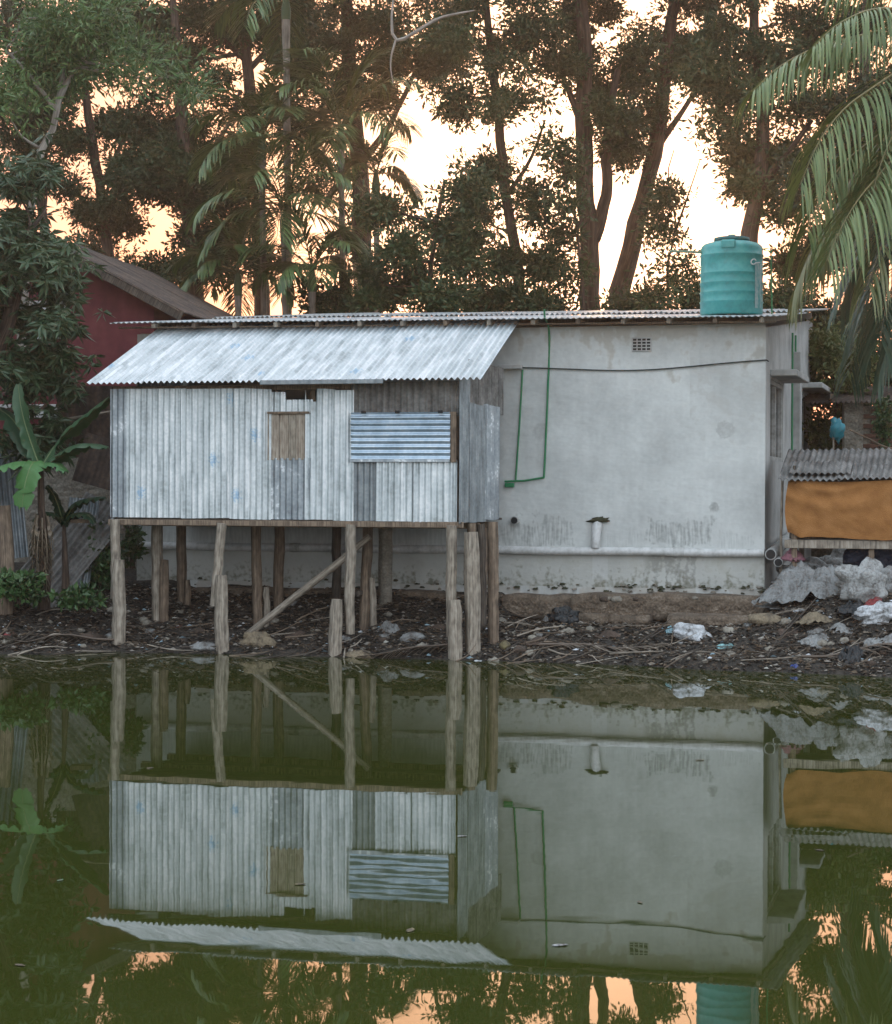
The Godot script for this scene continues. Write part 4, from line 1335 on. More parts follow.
func coconut():
	var d0 = 26.5
	var top = at(985.0, 60.0, d0)
	var base = Vector3(top.x + 0.4, 0.9, top.z - 0.3)
	var t = thing("coconut_palm", "coconut palm with long drooping fronds right of the house", "palm tree", base)
	var c = top - base
	obj("trunk", tube_mesh(smooth_path([Vector3(0, -0.3, 0), Vector3(0.1, c.y * 0.4, 0), c], 18), [.24, .2, .18, .17, .165, .16, .16, .155, .155, .15, .15, .15, .15, .145, .145, .14, .14, .15], 12, 0.03), M.bark_pale, t)
	var gA = {"w": 0.028, "r": 0.028, "grav": 1.25, "fwd": 0.45, "wild": 0.16, "miss": 0.08, "start": 0.1, "col": Color(.075, .125, .035), "col2": Color(.16, .21, .075), "rib": Color(.22, .19, .08)}
	var gB = {"w": 0.026, "r": 0.026, "grav": 1.3, "fwd": 0.4, "wild": 0.16, "miss": 0.1, "start": 0.1, "col": Color(.075, .11, .035), "col2": Color(.19, .19, .085), "rib": Color(.2, .15, .08)}
	var gC = {"w": 0.026, "r": 0.026, "grav": 0.9, "fwd": 0.5, "start": 0.1, "col": Color(.035, .07, .045), "col2": Color(.07, .11, .07), "rib": Color(.1, .1, .06)}
	# rachis by points in view with their own distances
	var fs = [
		[[[985, 60, 26.5], [920, 30, 26.0], [850, 38, 25.6], [790, 60, 25.3], [752, 92, 25.1]], 1.1, 84, gA],
		[[[985, 62, 26.5], [925, 105, 25.9], [872, 140, 25.4], [832, 178, 25.1], [806, 232, 24.9]], 1.45, 90, gA],
		[[[985, 66, 26.5], [920, 135, 26.2], [868, 185, 26.0], [822, 232, 25.9], [795, 290, 25.9]], 1.25, 80, gB],
		[[[985, 70, 26.5], [935, 150, 26.4], [895, 230, 26.6], [868, 300, 26.8], [850, 372, 27.0]], 1.1, 84, gC],
		[[[985, 70, 26.5], [950, 160, 25.6], [918, 225, 25.0], [892, 285, 24.7], [880, 340, 24.6]], 1.35, 80, gC],
		[[[985, 60, 26.5], [925, 62, 25.6], [872, 88, 25.0], [828, 128, 24.6], [800, 185, 24.4]], 1.2, 84, gA],
		[[[985, 64, 26.5], [930, 120, 25.2], [885, 168, 24.5], [850, 212, 24.1], [826, 262, 23.9]], 1.3, 84, gA],
		[[[985, 66, 26.5], [940, 140, 26.9], [900, 190, 27.2], [868, 240, 27.5], [842, 300, 27.7]], 1.2, 80, gC],
		[[[985, 60, 26.5], [945, 78, 25.4], [912, 108, 24.8], [886, 150, 24.4], [870, 205, 24.2]], 1.2, 84, gA],
		[[[985, 64, 26.5], [950, 120, 25.4], [918, 172, 24.7], [890, 225, 24.3], [868, 285, 24.1]], 1.2, 84, gB],
		[[[985, 66, 26.5], [950, 170, 26.2], [925, 245, 26.1], [900, 310, 26.0], [880, 372, 26.0]], 1.1, 84, gC],
		[[[985, 62, 26.5], [930, 95, 26.3], [885, 135, 26.2], [845, 190, 26.2], [822, 250, 26.3]], 1.3, 84, gB],
		[[[985, 58, 26.5], [940, 20, 25.8], [890, 8, 25.2], [845, 20, 24.8], [812, 48, 24.6]], 1.0, 76, gA],
		[[[985, 55, 26.5], [930, -20, 26.4], [880, -30, 26.4], [835, -10, 26.4]], 1.0, 50, gA],
		[[[985, 55, 26.5], [960, -60, 26.8], [930, -90, 27.5], [900, -80, 28.2]], 1.0, 40, gA],
		[[[985, 55, 26.5], [1060, 0, 26.0], [1130, 20, 25.5], [1190, 90, 25.2]], 1.1, 44, gA],
		[[[985, 60, 26.5], [1050, 100, 27.0], [1100, 180, 27.4], [1120, 280, 27.6]], 1.0, 44, gB],
		[[[985, 55, 26.5], [1000, 20, 27.6], [1010, 60, 28.8], [1010, 140, 29.6]], 1.0, 44, gA],
		[[[985, 60, 26.5], [960, 80, 25.3], [935, 140, 24.4], [925, 220, 23.9]], 1.1, 48, gA],
	]
	for f in fs:
		var pts = []
		for p in f[0]:
			pts.append(at(float(p[0]), float(p[1]), p[2]) - base)
		obj("frond", frond(pts, f[1], f[2], f[3]), M.palm_leaf, t)

# banana blade: midrib path, width, notched edges
func blade(pts, w, sd, col):
	var st = new_st()
	var n = 26
	var path = smooth_path(pts, n + 1)
	st.set_color(col)
	for sg in [-1.0, 1.0]:
		var prev = null
		for i in n + 1:
			var u = i / float(n)
			var tg = (path[mini(i + 1, n)] - path[maxi(i - 1, 0)]).normalized()
			var side = tg.cross(Vector3.UP)
			if side.length() < 0.2:
				side = Vector3(1, 0, 0.3)
			side = side.normalized() * sg
			var ww = w * 1.45 * pow(sin(PI * clampf(0.06 + u * 0.90, 0, 1)), 0.55) * (0.92 + 0.16 * noise_a.get_noise_2d(i * 40.0, sd * 90.0))
			var tear = noise_b.get_noise_2d(i * 90.0 + sg * 40, sd * 70.0)
			if tear > 0.28:
				ww *= 0.62
			var e = path[i] + side * ww + Vector3(0, -ww * 0.35 + 0.02 * sin(i * 1.7 + sd), 0)
			var m = path[i] + side * ww * 0.5 + Vector3(0, 0.02, 0)
			if prev != null:
				var a = [path[i - 1], prev[0], m, path[i]]
				var b = [prev[0], prev[1], e, m]
				if sg > 0:
					a.reverse(); b.reverse()
				quad(st, a[0], a[1], a[2], a[3], Vector2(0, 0), Vector2(0, 0), Vector2(0, 0), Vector2(0, 0))
				quad(st, b[0], b[1], b[2], b[3], Vector2(0, 0), Vector2(0, 0), Vector2(0, 0), Vector2(0, 0))
			prev = [m, e]
	st.set_color(col.lerp(Color(.2, .22, .09), 0.6))
	var rr = []
	for i in n + 1:
		rr.append(lerpf(0.014, 0.004, i / float(n)))
	add_tube(st, path, rr, 5, false)
	return done(st)

func bananas():
	var d = 26.6
	var b = at(42.0, 598.0, d)
	var t = thing("banana_plant", "banana plant with a shaggy dry stem on the left bank", "plant", b)
	var top = at(41.0, 470.0, d) - b
	obj("stem", tube_mesh(smooth_path([Vector3(0.02, -0.15, 0), Vector3(0.03, 0.5, 0), top * 0.7, top], 12), [.085, .085, .08, .075, .07, .065, .06, .055, .05, .045, .04, .035], 10, 0.15), M.bark, t)
	for k in 16:
		var a = rf(-1.2, 4.3)
		var q = Vector3(cos(a) * 0.075, rf(0.4, 1.15), sin(a) * 0.075)
		obj("dry_sheath", frond([q, q + Vector3(cos(a) * .05, -.25, sin(a) * .05), q + Vector3(cos(a) * .06, -.55, sin(a) * .06)], 0.12, 6, {"w": 0.05, "grav": 1.6, "r": 0.018, "col": Color(.12, .09, .06), "col2": Color(.24, .19, .14), "rib": Color(.17, .13, .09)}), M.palm_leaf, t)
	var L = [
		[[[41, 470, 0], [30, 440, 0.1], [22, 412, 0.15], [18, 385, 0.2]], 0.13, Color(.035, .085, .035)],
		[[[41, 468, 0], [60, 440, 0.1], [85, 418, 0.0], [110, 398, -0.1]], 0.14, Color(.04, .095, .04)],
		[[[41, 470, 0], [62, 455, -0.2], [85, 445, -0.4], [108, 448, -0.5]], 0.13, Color(.04, .09, .04)],
		[[[40, 468, 0], [34, 462, -0.25], [26, 480, -0.4], [22, 508, -0.45]], 0.15, Color(.07, .18, .05)],
		[[[40, 468, 0], [25, 463, -0.1], [5, 466, -0.2], [-25, 478, -0.3]], 0.14, Color(.075, .19, .06)],
		[[[41, 470, 0], [50, 464, -0.2], [58, 465, -0.3], [66, 472, -0.4]], 0.10, Color(.07, .17, .06)],
		[[[41, 470, 0], [20, 430, 0.4], [0, 410, 0.7], [-25, 405, 0.9]], 0.14, Color(.025, .06, .03)],
	]
	for k in L.size():
		var pts = []
		for p in L[k][0]:
			pts.append(at(float(p[0]), float(p[1]), d + p[2]) - b)
		obj("leaf", blade(pts, L[k][1], k + 1.0, L[k][2]), M.leaf_near, t)
	# small one beside it
	b = at(66.0, 590.0, 26.9)
	t = thing("banana_plant", "small young banana plant by the upright tin sheet", "plant", b)
	top = at(64.0, 525.0, 26.9) - b
	obj("stem", tube_mesh(smooth_path([Vector3(0, -0.1, 0), top * 0.5, top], 8), [.06, .055, .05, .045, .04, .036, .03, .025], 8, 0.08), M.bark, t)
	for l in [[[64, 525], [72, 508], [88, 500], [106, 498]], [[64, 525], [58, 505], [52, 492], [47, 486]], [[64, 525], [74, 515], [86, 514], [95, 524]], [[64, 525], [55, 515], [42, 514], [33, 522]]]:
		var pts = []
		for i in 4:
			pts.append(at(float(l[i][0]), float(l[i][1]), 26.9 - 0.08 * i) - b)
		obj("leaf", blade(pts, 0.09, l[3][0] * 0.1, Color(.025, .055, .03)), M.leaf_near, t)

func forest():
	M.bunch_far = leaf_bunch(16, 0.105, 0.042, 0.16)
	M.bunch_fine = leaf_bunch(26, 0.085, 0.022, 0.18)
	M.bunch_mango = leaf_bunch(10, 0.20, 0.056, 0.04, 1.0)
	M.bunch_broad = leaf_bunch(7, 0.13, 0.08, 0.10)
	tree("slender_tree", "slender dark tree with bushy top above the house roof's middle", 39.0, [[[520, 330, .13], [517, 262, .12], [506, 195, .11], [500, 135, .10], [492, 60, .08], [482, -40, .05]], [[507, 195, .05], [530, 160, .035], [545, 120, .02]]],
		[[503, 95, 26, 42, 2.2], [470, 28, 50, 34, 1.3], [520, 30, 32, 40, 1.6], [532, 205, 10, 36, 0.8], [545, 262, 11, 26, 0.9], [486, 168, 16, 18, 1.4], [478, 218, 11, 20, 0.8], [500, 262, 9, 20, 0.7], [455, 90, 22, 26, 1.2], [500, -40, 70, 40, 1.4]])
	tree("forked_tree", "tall forked tree with thick reddish trunk left of the leaning one", 40.0, [[[590, 330, .25], [590, 262, .22], [586, 190, .19], [583, 120, .17], [586, 60, .14], [578, -50, .1]], [[594, 240, .14], [606, 195, .11], [607, 140, .09], [618, 70, .06]], [[584, 130, .08], [570, 95, .06], [556, 60, .04]]],
		[[588, 25, 46, 36, 1.5], [556, 66, 20, 14, 0.9], [610, 110, 24, 26, 1.7], [616, 150, 18, 18, 1.3], [548, 25, 28, 30, 1.2], [626, 60, 26, 28, 1.1], [590, -50, 70, 40, 1.4], [600, 85, 20, 24, 1.5]])
	tree("leaning_tree", "thick trunked tree leaning right behind the house roof", 41.0, [[[617, 330, .25], [628, 258, .23], [647, 180, .19], [660, 125, .16], [667, 60, .13], [682, -50, .1]], [[655, 150, .08], [690, 100, .05], [712, 60, .03]]],
		[[664, 30, 34, 38, 1.5], [652, 112, 20, 26, 1.5], [690, 15, 34, 28, 1.3], [676, 70, 18, 16, 0.8], [630, 150, 16, 14, 1.1], [640, 85, 16, 18, 1.0], [700, -45, 60, 40, 1.4]])
	tree("sapling", "thin forked sapling left of the forked tree trunk", 38.0, [[[584, 330, .05], [580, 265, .045], [577, 225, .035], [568, 190, .025], [562, 160, .012]], [[578, 228, .03], [586, 205, .02]]],
		[[556, 145, 16, 10, 1.3], [566, 172, 9, 9, 1.0], [576, 205, 8, 10, 0.7], [562, 240, 12, 14, 1.0], [572, 278, 14, 18, 1.1]], {"per": 16, "clump": 0.18})
	tree("sapling", "crooked bare sapling right of the leaning tree trunk", 38.5, [[[668, 330, .05], [668, 262, .04], [676, 228, .03], [668, 180, .02], [674, 150, .01]], [[676, 230, .025], [690, 190, .015], [700, 160, .008]]],
		[[658, 214, 13, 15, 1.4], [664, 240, 12, 14, 1.1], [683, 276, 13, 14, 0.8], [652, 290, 11, 13, 0.8], [668, 190, 6, 10, 0.8]], {"per": 16, "clump": 0.18})
	tree("dense_tree", "dense dark round tree right behind the water tank", 37.0, [[[744, 330, .22], [748, 250, .2], [758, 190, .17], [764, 130, .14], [756, 40, .1], [750, -40, .06]], [[758, 190, .09], [790, 150, .06], [812, 120, .04]]],
		[[742, 68, 42, 36, 2.2], [736, 122, 24, 30, 2.0], [765, 160, 34, 32, 2.2], [718, 35, 28, 28, 1.8], [788, 90, 34, 44, 2.2], [704, 78, 14, 20, 1.0], [748, 188, 14, 16, 1.1], [788, 205, 16, 18, 0.9], [794, 262, 13, 18, 0.8], [790, 20, 40, 34, 1.2], [740, -40, 70, 36, 1.4], [740, 150, 26, 20, 1.8]], {"clump": 0.22})
	tree("tall_tree", "tall dark tree behind the areca palms with hanging crown", 43.5, [[[364, 330, .24], [361, 250, .22], [360, 170, .2], [352, 90, .17], [345, -40, .1]], [[360, 165, .09], [392, 120, .06], [420, 60, .04]]],
		[[375, 30, 40, 44, 2.2], [425, 50, 40, 46, 1.8], [350, 95, 28, 36, 2.0], [325, 50, 34, 46, 2.2], [385, 95, 24, 22, 1.8], [455, 20, 30, 26, 1.4], [300, 110, 24, 40, 2.0], [400, -30, 80, 34, 1.5], [318, 160, 24, 36, 1.8], [345, 240, 18, 40, 1.5]])
	tree("small_tree", "bushy small tree with ragged leaves behind the hut roof's end", 37.0, [[[428, 330, .08], [430, 280, .07], [436, 230, .05], [445, 180, .03]]],
		[[402, 250, 20, 26, 1.1], [442, 228, 18, 20, 1.0], [462, 266, 20, 18, 1.0], [415, 284, 32, 18, 1.6], [470, 195, 10, 14, 0.7], [445, 302, 40, 11, 1.8], [385, 285, 18, 26, 1.8], [465, 235, 16, 16, 1.2], [385, 205, 10, 14, 0.8]])
	tree("dense_tree", "broad dark tree left of the areca palms", 43.5, [[[196, 330, .22], [192, 240, .2], [186, 160, .16], [180, 90, .12], [170, -30, .06]], [[188, 180, .08], [225, 130, .05], [240, 90, .03]]],
		[[168, 128, 46, 38, 2.3], [190, 180, 50, 44, 2.4], [212, 235, 36, 36, 2.0], [165, 60, 40, 26, 1.6], [240, 150, 24, 30, 1.8], [195, 275, 26, 24, 1.4], [220, 95, 24, 24, 1.3], [235, 200, 22, 36, 1.6], [150, 165, 22, 26, 1.8], [250, 265, 26, 24, 1.2]], {"clump": 0.22})
	tree("canopy_tree", "high overhanging tree whose leaves fill the top above the palms", 45.0, [[[262, 330, .2], [258, 200, .18], [250, 100, .15], [240, 0, .12], [236, -60, .1]], [[248, 70, .08], [290, 30, .06], [330, 5, .04]], [[246, 60, .08], [205, 25, .05], [165, 0, .03]]],
		[[215, 18, 44, 30, 1.8], [295, 22, 40, 36, 1.9], [260, 22, 26, 22, 1.5], [205, 52, 26, 12, 1.0], [275, 100, 20, 16, 1.1], [160, 18, 40, 24, 1.7], [250, -40, 120, 34, 1.6], [110, 5, 40, 26, 1.5], [128, 50, 26, 18, 1.2]])
	tree("sparse_tree", "thin two stemmed tree with sparse leaves above the red house", 44.0, [[[117, 330, .16], [110, 262, .15], [99, 185, .12], [88, 110, .1], [80, 20, .06]], [[100, 190, .06], [122, 140, .04], [130, 100, .025]], [[60, 330, .14], [48, 250, .12], [36, 170, .1], [22, 100, .07], [15, 20, .04]]],
		[[72, 130, 24, 24, 1.0], [112, 180, 14, 30, 0.9], [60, 185, 20, 20, 1.2], [86, 220, 22, 20, 1.2], [128, 165, 12, 20, 0.9], [30, 150, 30, 30, 1.5], [92, 255, 22, 16, 1.2], [130, 275, 14, 16, 0.8], [20, 110, 30, 34, 1.5], [104, 130, 14, 16, 0.9], [150, 262, 12, 24, 0.9], [75, 90, 30, 24, 1.3], [40, 40, 50, 40, 1.6], [100, 40, 40, 30, 1.4], [30, 90, 40, 40, 1.6], [120, 225, 14, 14, 0.8], [135, 130, 14, 18, 0.9], [95, 290, 24, 18, 1.2]])
	tree("feathery_tree", "pale stemmed tree with bright green feathery leaves at the top left", 31.0, [[[22, 330, .10], [36, 175, .085], [52, 130, .07], [60, 92, .06], [66, 60, .04]], [[58, 100, .05], [80, 62, .03], [100, 45, .02]], [[56, 110, .04], [25, 70, .03], [5, 50, .02]]],
		[[40, 48, 38, 20, 1.6], [88, 46, 34, 16, 1.7], [12, 70, 30, 30, 1.7], [128, 62, 18, 10, 1.3], [165, 78, 18, 9, 1.2], [20, 18, 44, 22, 1.7], [70, 75, 20, 12, 1.1], [10, 115, 34, 30, 1.6], [70, 15, 30, 18, 1.6], [55, 62, 40, 18, 1.6], [110, 20, 26, 14, 1.3], [40, 30, 44, 26, 1.5]], {"leaf": M.bunch_fine, "mat": M.leaf_near, "col": Color(.035, .085, .025), "col2": Color(.11, .19, .05), "bark": M.bark_pale, "clump": 0.24, "per": 13, "scale": 1.5})
	tree("mango_tree", "dark leaved mango tree hanging over the left bank", 27.5, [[[-30, 590, .2], [-25, 480, .17], [-10, 380, .14], [15, 300, .1], [30, 230, .06]], [[-5, 370, .07], [30, 350, .05], [55, 330, .03]], [[-15, 420, .07], [15, 410, .05], [40, 410, .03]]],
		[[28, 215, 40, 28, 1.8], [22, 265, 44, 34, 2.0], [58, 248, 18, 18, 1.2], [15, 320, 24, 22, 1.6], [52, 322, 16, 16, 1.1], [40, 352, 26, 20, 1.5], [15, 372, 36, 28, 1.9], [30, 402, 30, 26, 1.6], [15, 440, 30, 24, 1.5], [60, 285, 14, 12, 1.0], [45, 180, 24, 18, 1.2], [52, 378, 14, 16, 0.9], [-20, 300, 40, 80, 1.5], [8, 180, 30, 24, 1.3], [40, 435, 14, 14, 0.8]],
		{"leaf": M.bunch_mango, "mat": M.leaf_near, "col": Color(.026, .05, .022), "col2": Color(.07, .12, .052), "clump": 0.17, "per": 28, "upright": true, "scale": 0.8})
	tree("dense_tree", "dark green tree behind the coconut fronds at the right", 36.0, [[[852, 420, .2], [854, 330, .18], [858, 230, .15], [862, 100, .1], [868, -30, .05]]],
		[[850, 130, 46, 52, 2.0], [872, 220, 40, 46, 2.1], [832, 330, 26, 44, 1.9], [872, 335, 40, 44, 2.2], [850, 40, 46, 40, 1.4], [880, 400, 40, 40, 1.8], [826, 250, 20, 30, 1.3], [815, 190, 20, 30, 1.1], [905, 150, 40, 100, 1.8]], {"col": Color(.022, .035, .014), "col2": Color(.045, .06, .02)})
	tree("small_tree", "yellow green bush behind the far corner of the house", 33.0, [[[836, 440, .05], [836, 410, .04], [834, 370, .03]]],
		[[834, 365, 16, 20, 1.6], [824, 395, 14, 20, 1.8], [820, 425, 12, 22, 1.8], [834, 440, 12, 20, 1.6], [850, 380, 14, 16, 1.2], [845, 352, 10, 10, 1.0], [822, 350, 8, 14, 0.8]], {"mat": M.leaf_near, "col": Color(.06, .085, .02), "col2": Color(.13, .15, .04), "per": 16, "clump": 0.18})
	for e in [[960, 38.0, "tall tree just past the coconut palm on the right"], [1130, 36.0, "tall tree further right past the coconut palm"], [-110, 40.0, "tall tree just past the red house on the left"], [-290, 37.0, "tall tree further left past the red house"]]:
		var q = e[0]
		tree("yard_tree", e[2], e[1], [[[q, 430, .25], [q + 6, 300, .22], [q - 4, 150, .18], [q + 8, -40, .1]]],
			[[q, 60, 70, 60, 1.3], [q - 50, 150, 55, 55, 1.3], [q + 55, 140, 55, 60, 1.3], [q, 260, 60, 60, 1.2], [q + 40, 360, 60, 50, 1.2], [q - 40, 370, 60, 45, 1.2]])
	for s in [[700, 290, 37.0, "low leafy bush just left of the water tank"], [782, 292, 36.0, "low bush between the tank and coconut fronds"], [486, 292, 38.0, "low bush left of the slender trunk"], [545, 296, 38.5, "low bush right of the slender trunk"], [330, 290, 38.0, "dark bush below the tall hanging crown"], [640, 298, 39.5, "low bush between leaning trunk and crooked sapling"]]:
		tree("bush", s[3], s[2], [[[s[0], 330, .04], [s[0] + 3, 305, .03], [s[0], 285, .015]]], [[s[0], s[1] + 6, 15, 11, 1.0], [s[0] - 12, s[1] + 12, 11, 9, 1.0], [s[0] + 12, s[1] + 12, 10, 9, 1.0]], {"per": 20, "clump": 0.2, "group": ""})
	# trees added out of view, to darken the flanks of the corrugated tin sheets
	for s in [[-900, 24.0, "added broad tree on the left shore of the pond"], [-1500, 18.0, "added broad tree further along the left shore"], [-2600, 13.0, "added broad tree halfway along the left shore"], [-560, 30.0, "added broad tree behind the left yard"], [1500, 30.0, "added broad tree behind the right yard"]]:
		var q = s[0]
		var k = 26.0 / s[1]
		tree("added_shore_tree", s[2] + " outside the picture", s[1], [[[q, 480, .3], [q + 10, 300, .26], [q, 100, .2], [q - 20, -150, .1]]],
			[[q, 150, 230 * k, 150 * k, .5], [q - 150 * k, 260, 160 * k, 120 * k, .5], [q + 160 * k, 240, 160 * k, 120 * k, .5], [q, -60, 200 * k, 130 * k, .5], [q + 40, 400, 240 * k, 120 * k, .8], [q - 200 * k, 420, 200 * k, 110 * k, .8], [q + 220 * k, 420, 200 * k, 110 * k, .8]], {"scale": 2.6, "per": 18, "clump": 0.5})
	areca(284, 232, 38.2, "areca palm with the fullest arching fronds behind the hut", 16, 1.9, {"az": 0.2})
	areca(262, 160, 39.0, "taller areca palm with upright fronds left of the fullest one", 13, 1.7, {"az": 0.7})
	areca(312, 292, 37.8, "short areca palm just above the hut roof", 12, 1.45, {"az": 0.4})
	areca(341, 150, 39.4, "areca palm with fronds drooping beside the dark hanging crown", 14, 2.0, {"az": 0.1})
	areca(238, 296, 38.6, "short areca palm above the left part of hut roof", 12, 1.4, {"az": 1.0})
	areca(286, 20, 40.0, "very tall areca palm with pale stem rising out of view", 10, 2.0, {"r": 0.075})
	areca(376, 195, 40.0, "slim areca palm beside the bright gap of sky", 8, 1.3, {"az": 0.5})
	coconut()
	bananas()
	# pale dead branch in the high crowns
	var b = thing("pale_branch", "pale bare branch high before the dark hanging crown", "branch", at(396.0, 40.0, 37.0))
	obj("stem", tube_mesh(smooth_path([Vector3(-0.05, 0.75, 0), Vector3(-0.08, 0.35, 0), Vector3(0.0, 0, 0), Vector3(0.35, 0.12, 0.1), Vector3(0.8, 0.38, 0.1), Vector3(1.45, 0.55, 0)], 16), [.02, .022, .024, .027, .03, .032, .034, .034, .032, .03, .03, .028, .026, .022, .018, .012], 7, 0.05), M.bark_pale, b)
	obj("twig", tube_mesh(smooth_path([Vector3(0.0, 0, 0), Vector3(-0.1, -0.4, 0), Vector3(-0.05, -0.8, 0)], 8), [.026, .024, .02, .018, .016, .014, .012, .01], 6, 0.05), M.bark_pale, b)
	# creepers and weeds on the left bank
	var cl = M.bunch_broad
	for s in [[100, 556, 27.6, 20, 34, "dark creeper bush left of the hut's front stilts"], [18, 586, 26.2, 30, 14, "low weeds beside the leaning tin sheets"], [132, 545, 28.0, 10, 20, "creeper against the house wall's left end"], [80, 598, 26.2, 26, 9, "low weeds at the foot of the creeper bush"], [838, 596, 25.4, 16, 9, "green weeds sprouting in the rubbish heap"], [884, 420, 30.6, 8, 26, "yellow green twig in front of the brick outbuilding"]]:
		var base = at(float(s[0]), float(s[1] + s[4]), s[2])
		var t = thing("weed", s[5], "plant", base)
		var c = at(float(s[0]), float(s[1]), s[2]) - base
		var xf = []
		var cols = []
		var k = s[2] / FOCAL
		for q in int(s[3] * s[4] * 0.45):
			var d = rand_dir() * pow(rng.randf(), 0.4)
			var p = c + Vector3(d.x * s[3] * k, d.y * s[4] * k, d.z * (s[3] + s[4]) * 0.5 * k)
			xf.append(Transform3D(Basis(rand_dir(), rf(0, TAU)).scaled(Vector3.ONE * rf(0.5, 0.9)), p))
			cols.append(Color(.025, .055, .02).lerp(Color(.07, .14, .04), rng.randf()))
		var st = new_st()
		for q in 6:
			var e = c + Vector3(rf(-1, 1) * s[3] * k, rf(-0.3, 1) * s[4] * k, rf(-.1, .1))
			add_tube(st, [Vector3(rf(-.05, .05), -0.05, 0), e * 0.5 + Vector3(rf(-.05, .05), 0, 0), e], [0.012, 0.008, 0.004], 4, false)
		obj("stalks", done(st), M.bark, t)
		scatter("foliage", cl, M.leaf_near, xf, cols, t).set_meta("kind", "stuff")

# ---------------------------------------------------------------- litter on the bank
func ground_at(p):
	var s = to_site(p)
	return Vector3(p.x, land_h(s.x, s.z), p.z)

# first point where the sight line through a pixel meets the bank
func on_bank(px, py):
	var d = 20.0
	while d < 32.0:
		var p = at(float(px), float(py), d)
		var s = to_site(p)
		if p.y <= land_h(s.x, s.z):
			return p
		d += 0.03
	return at(float(px), float(py), 26.0)

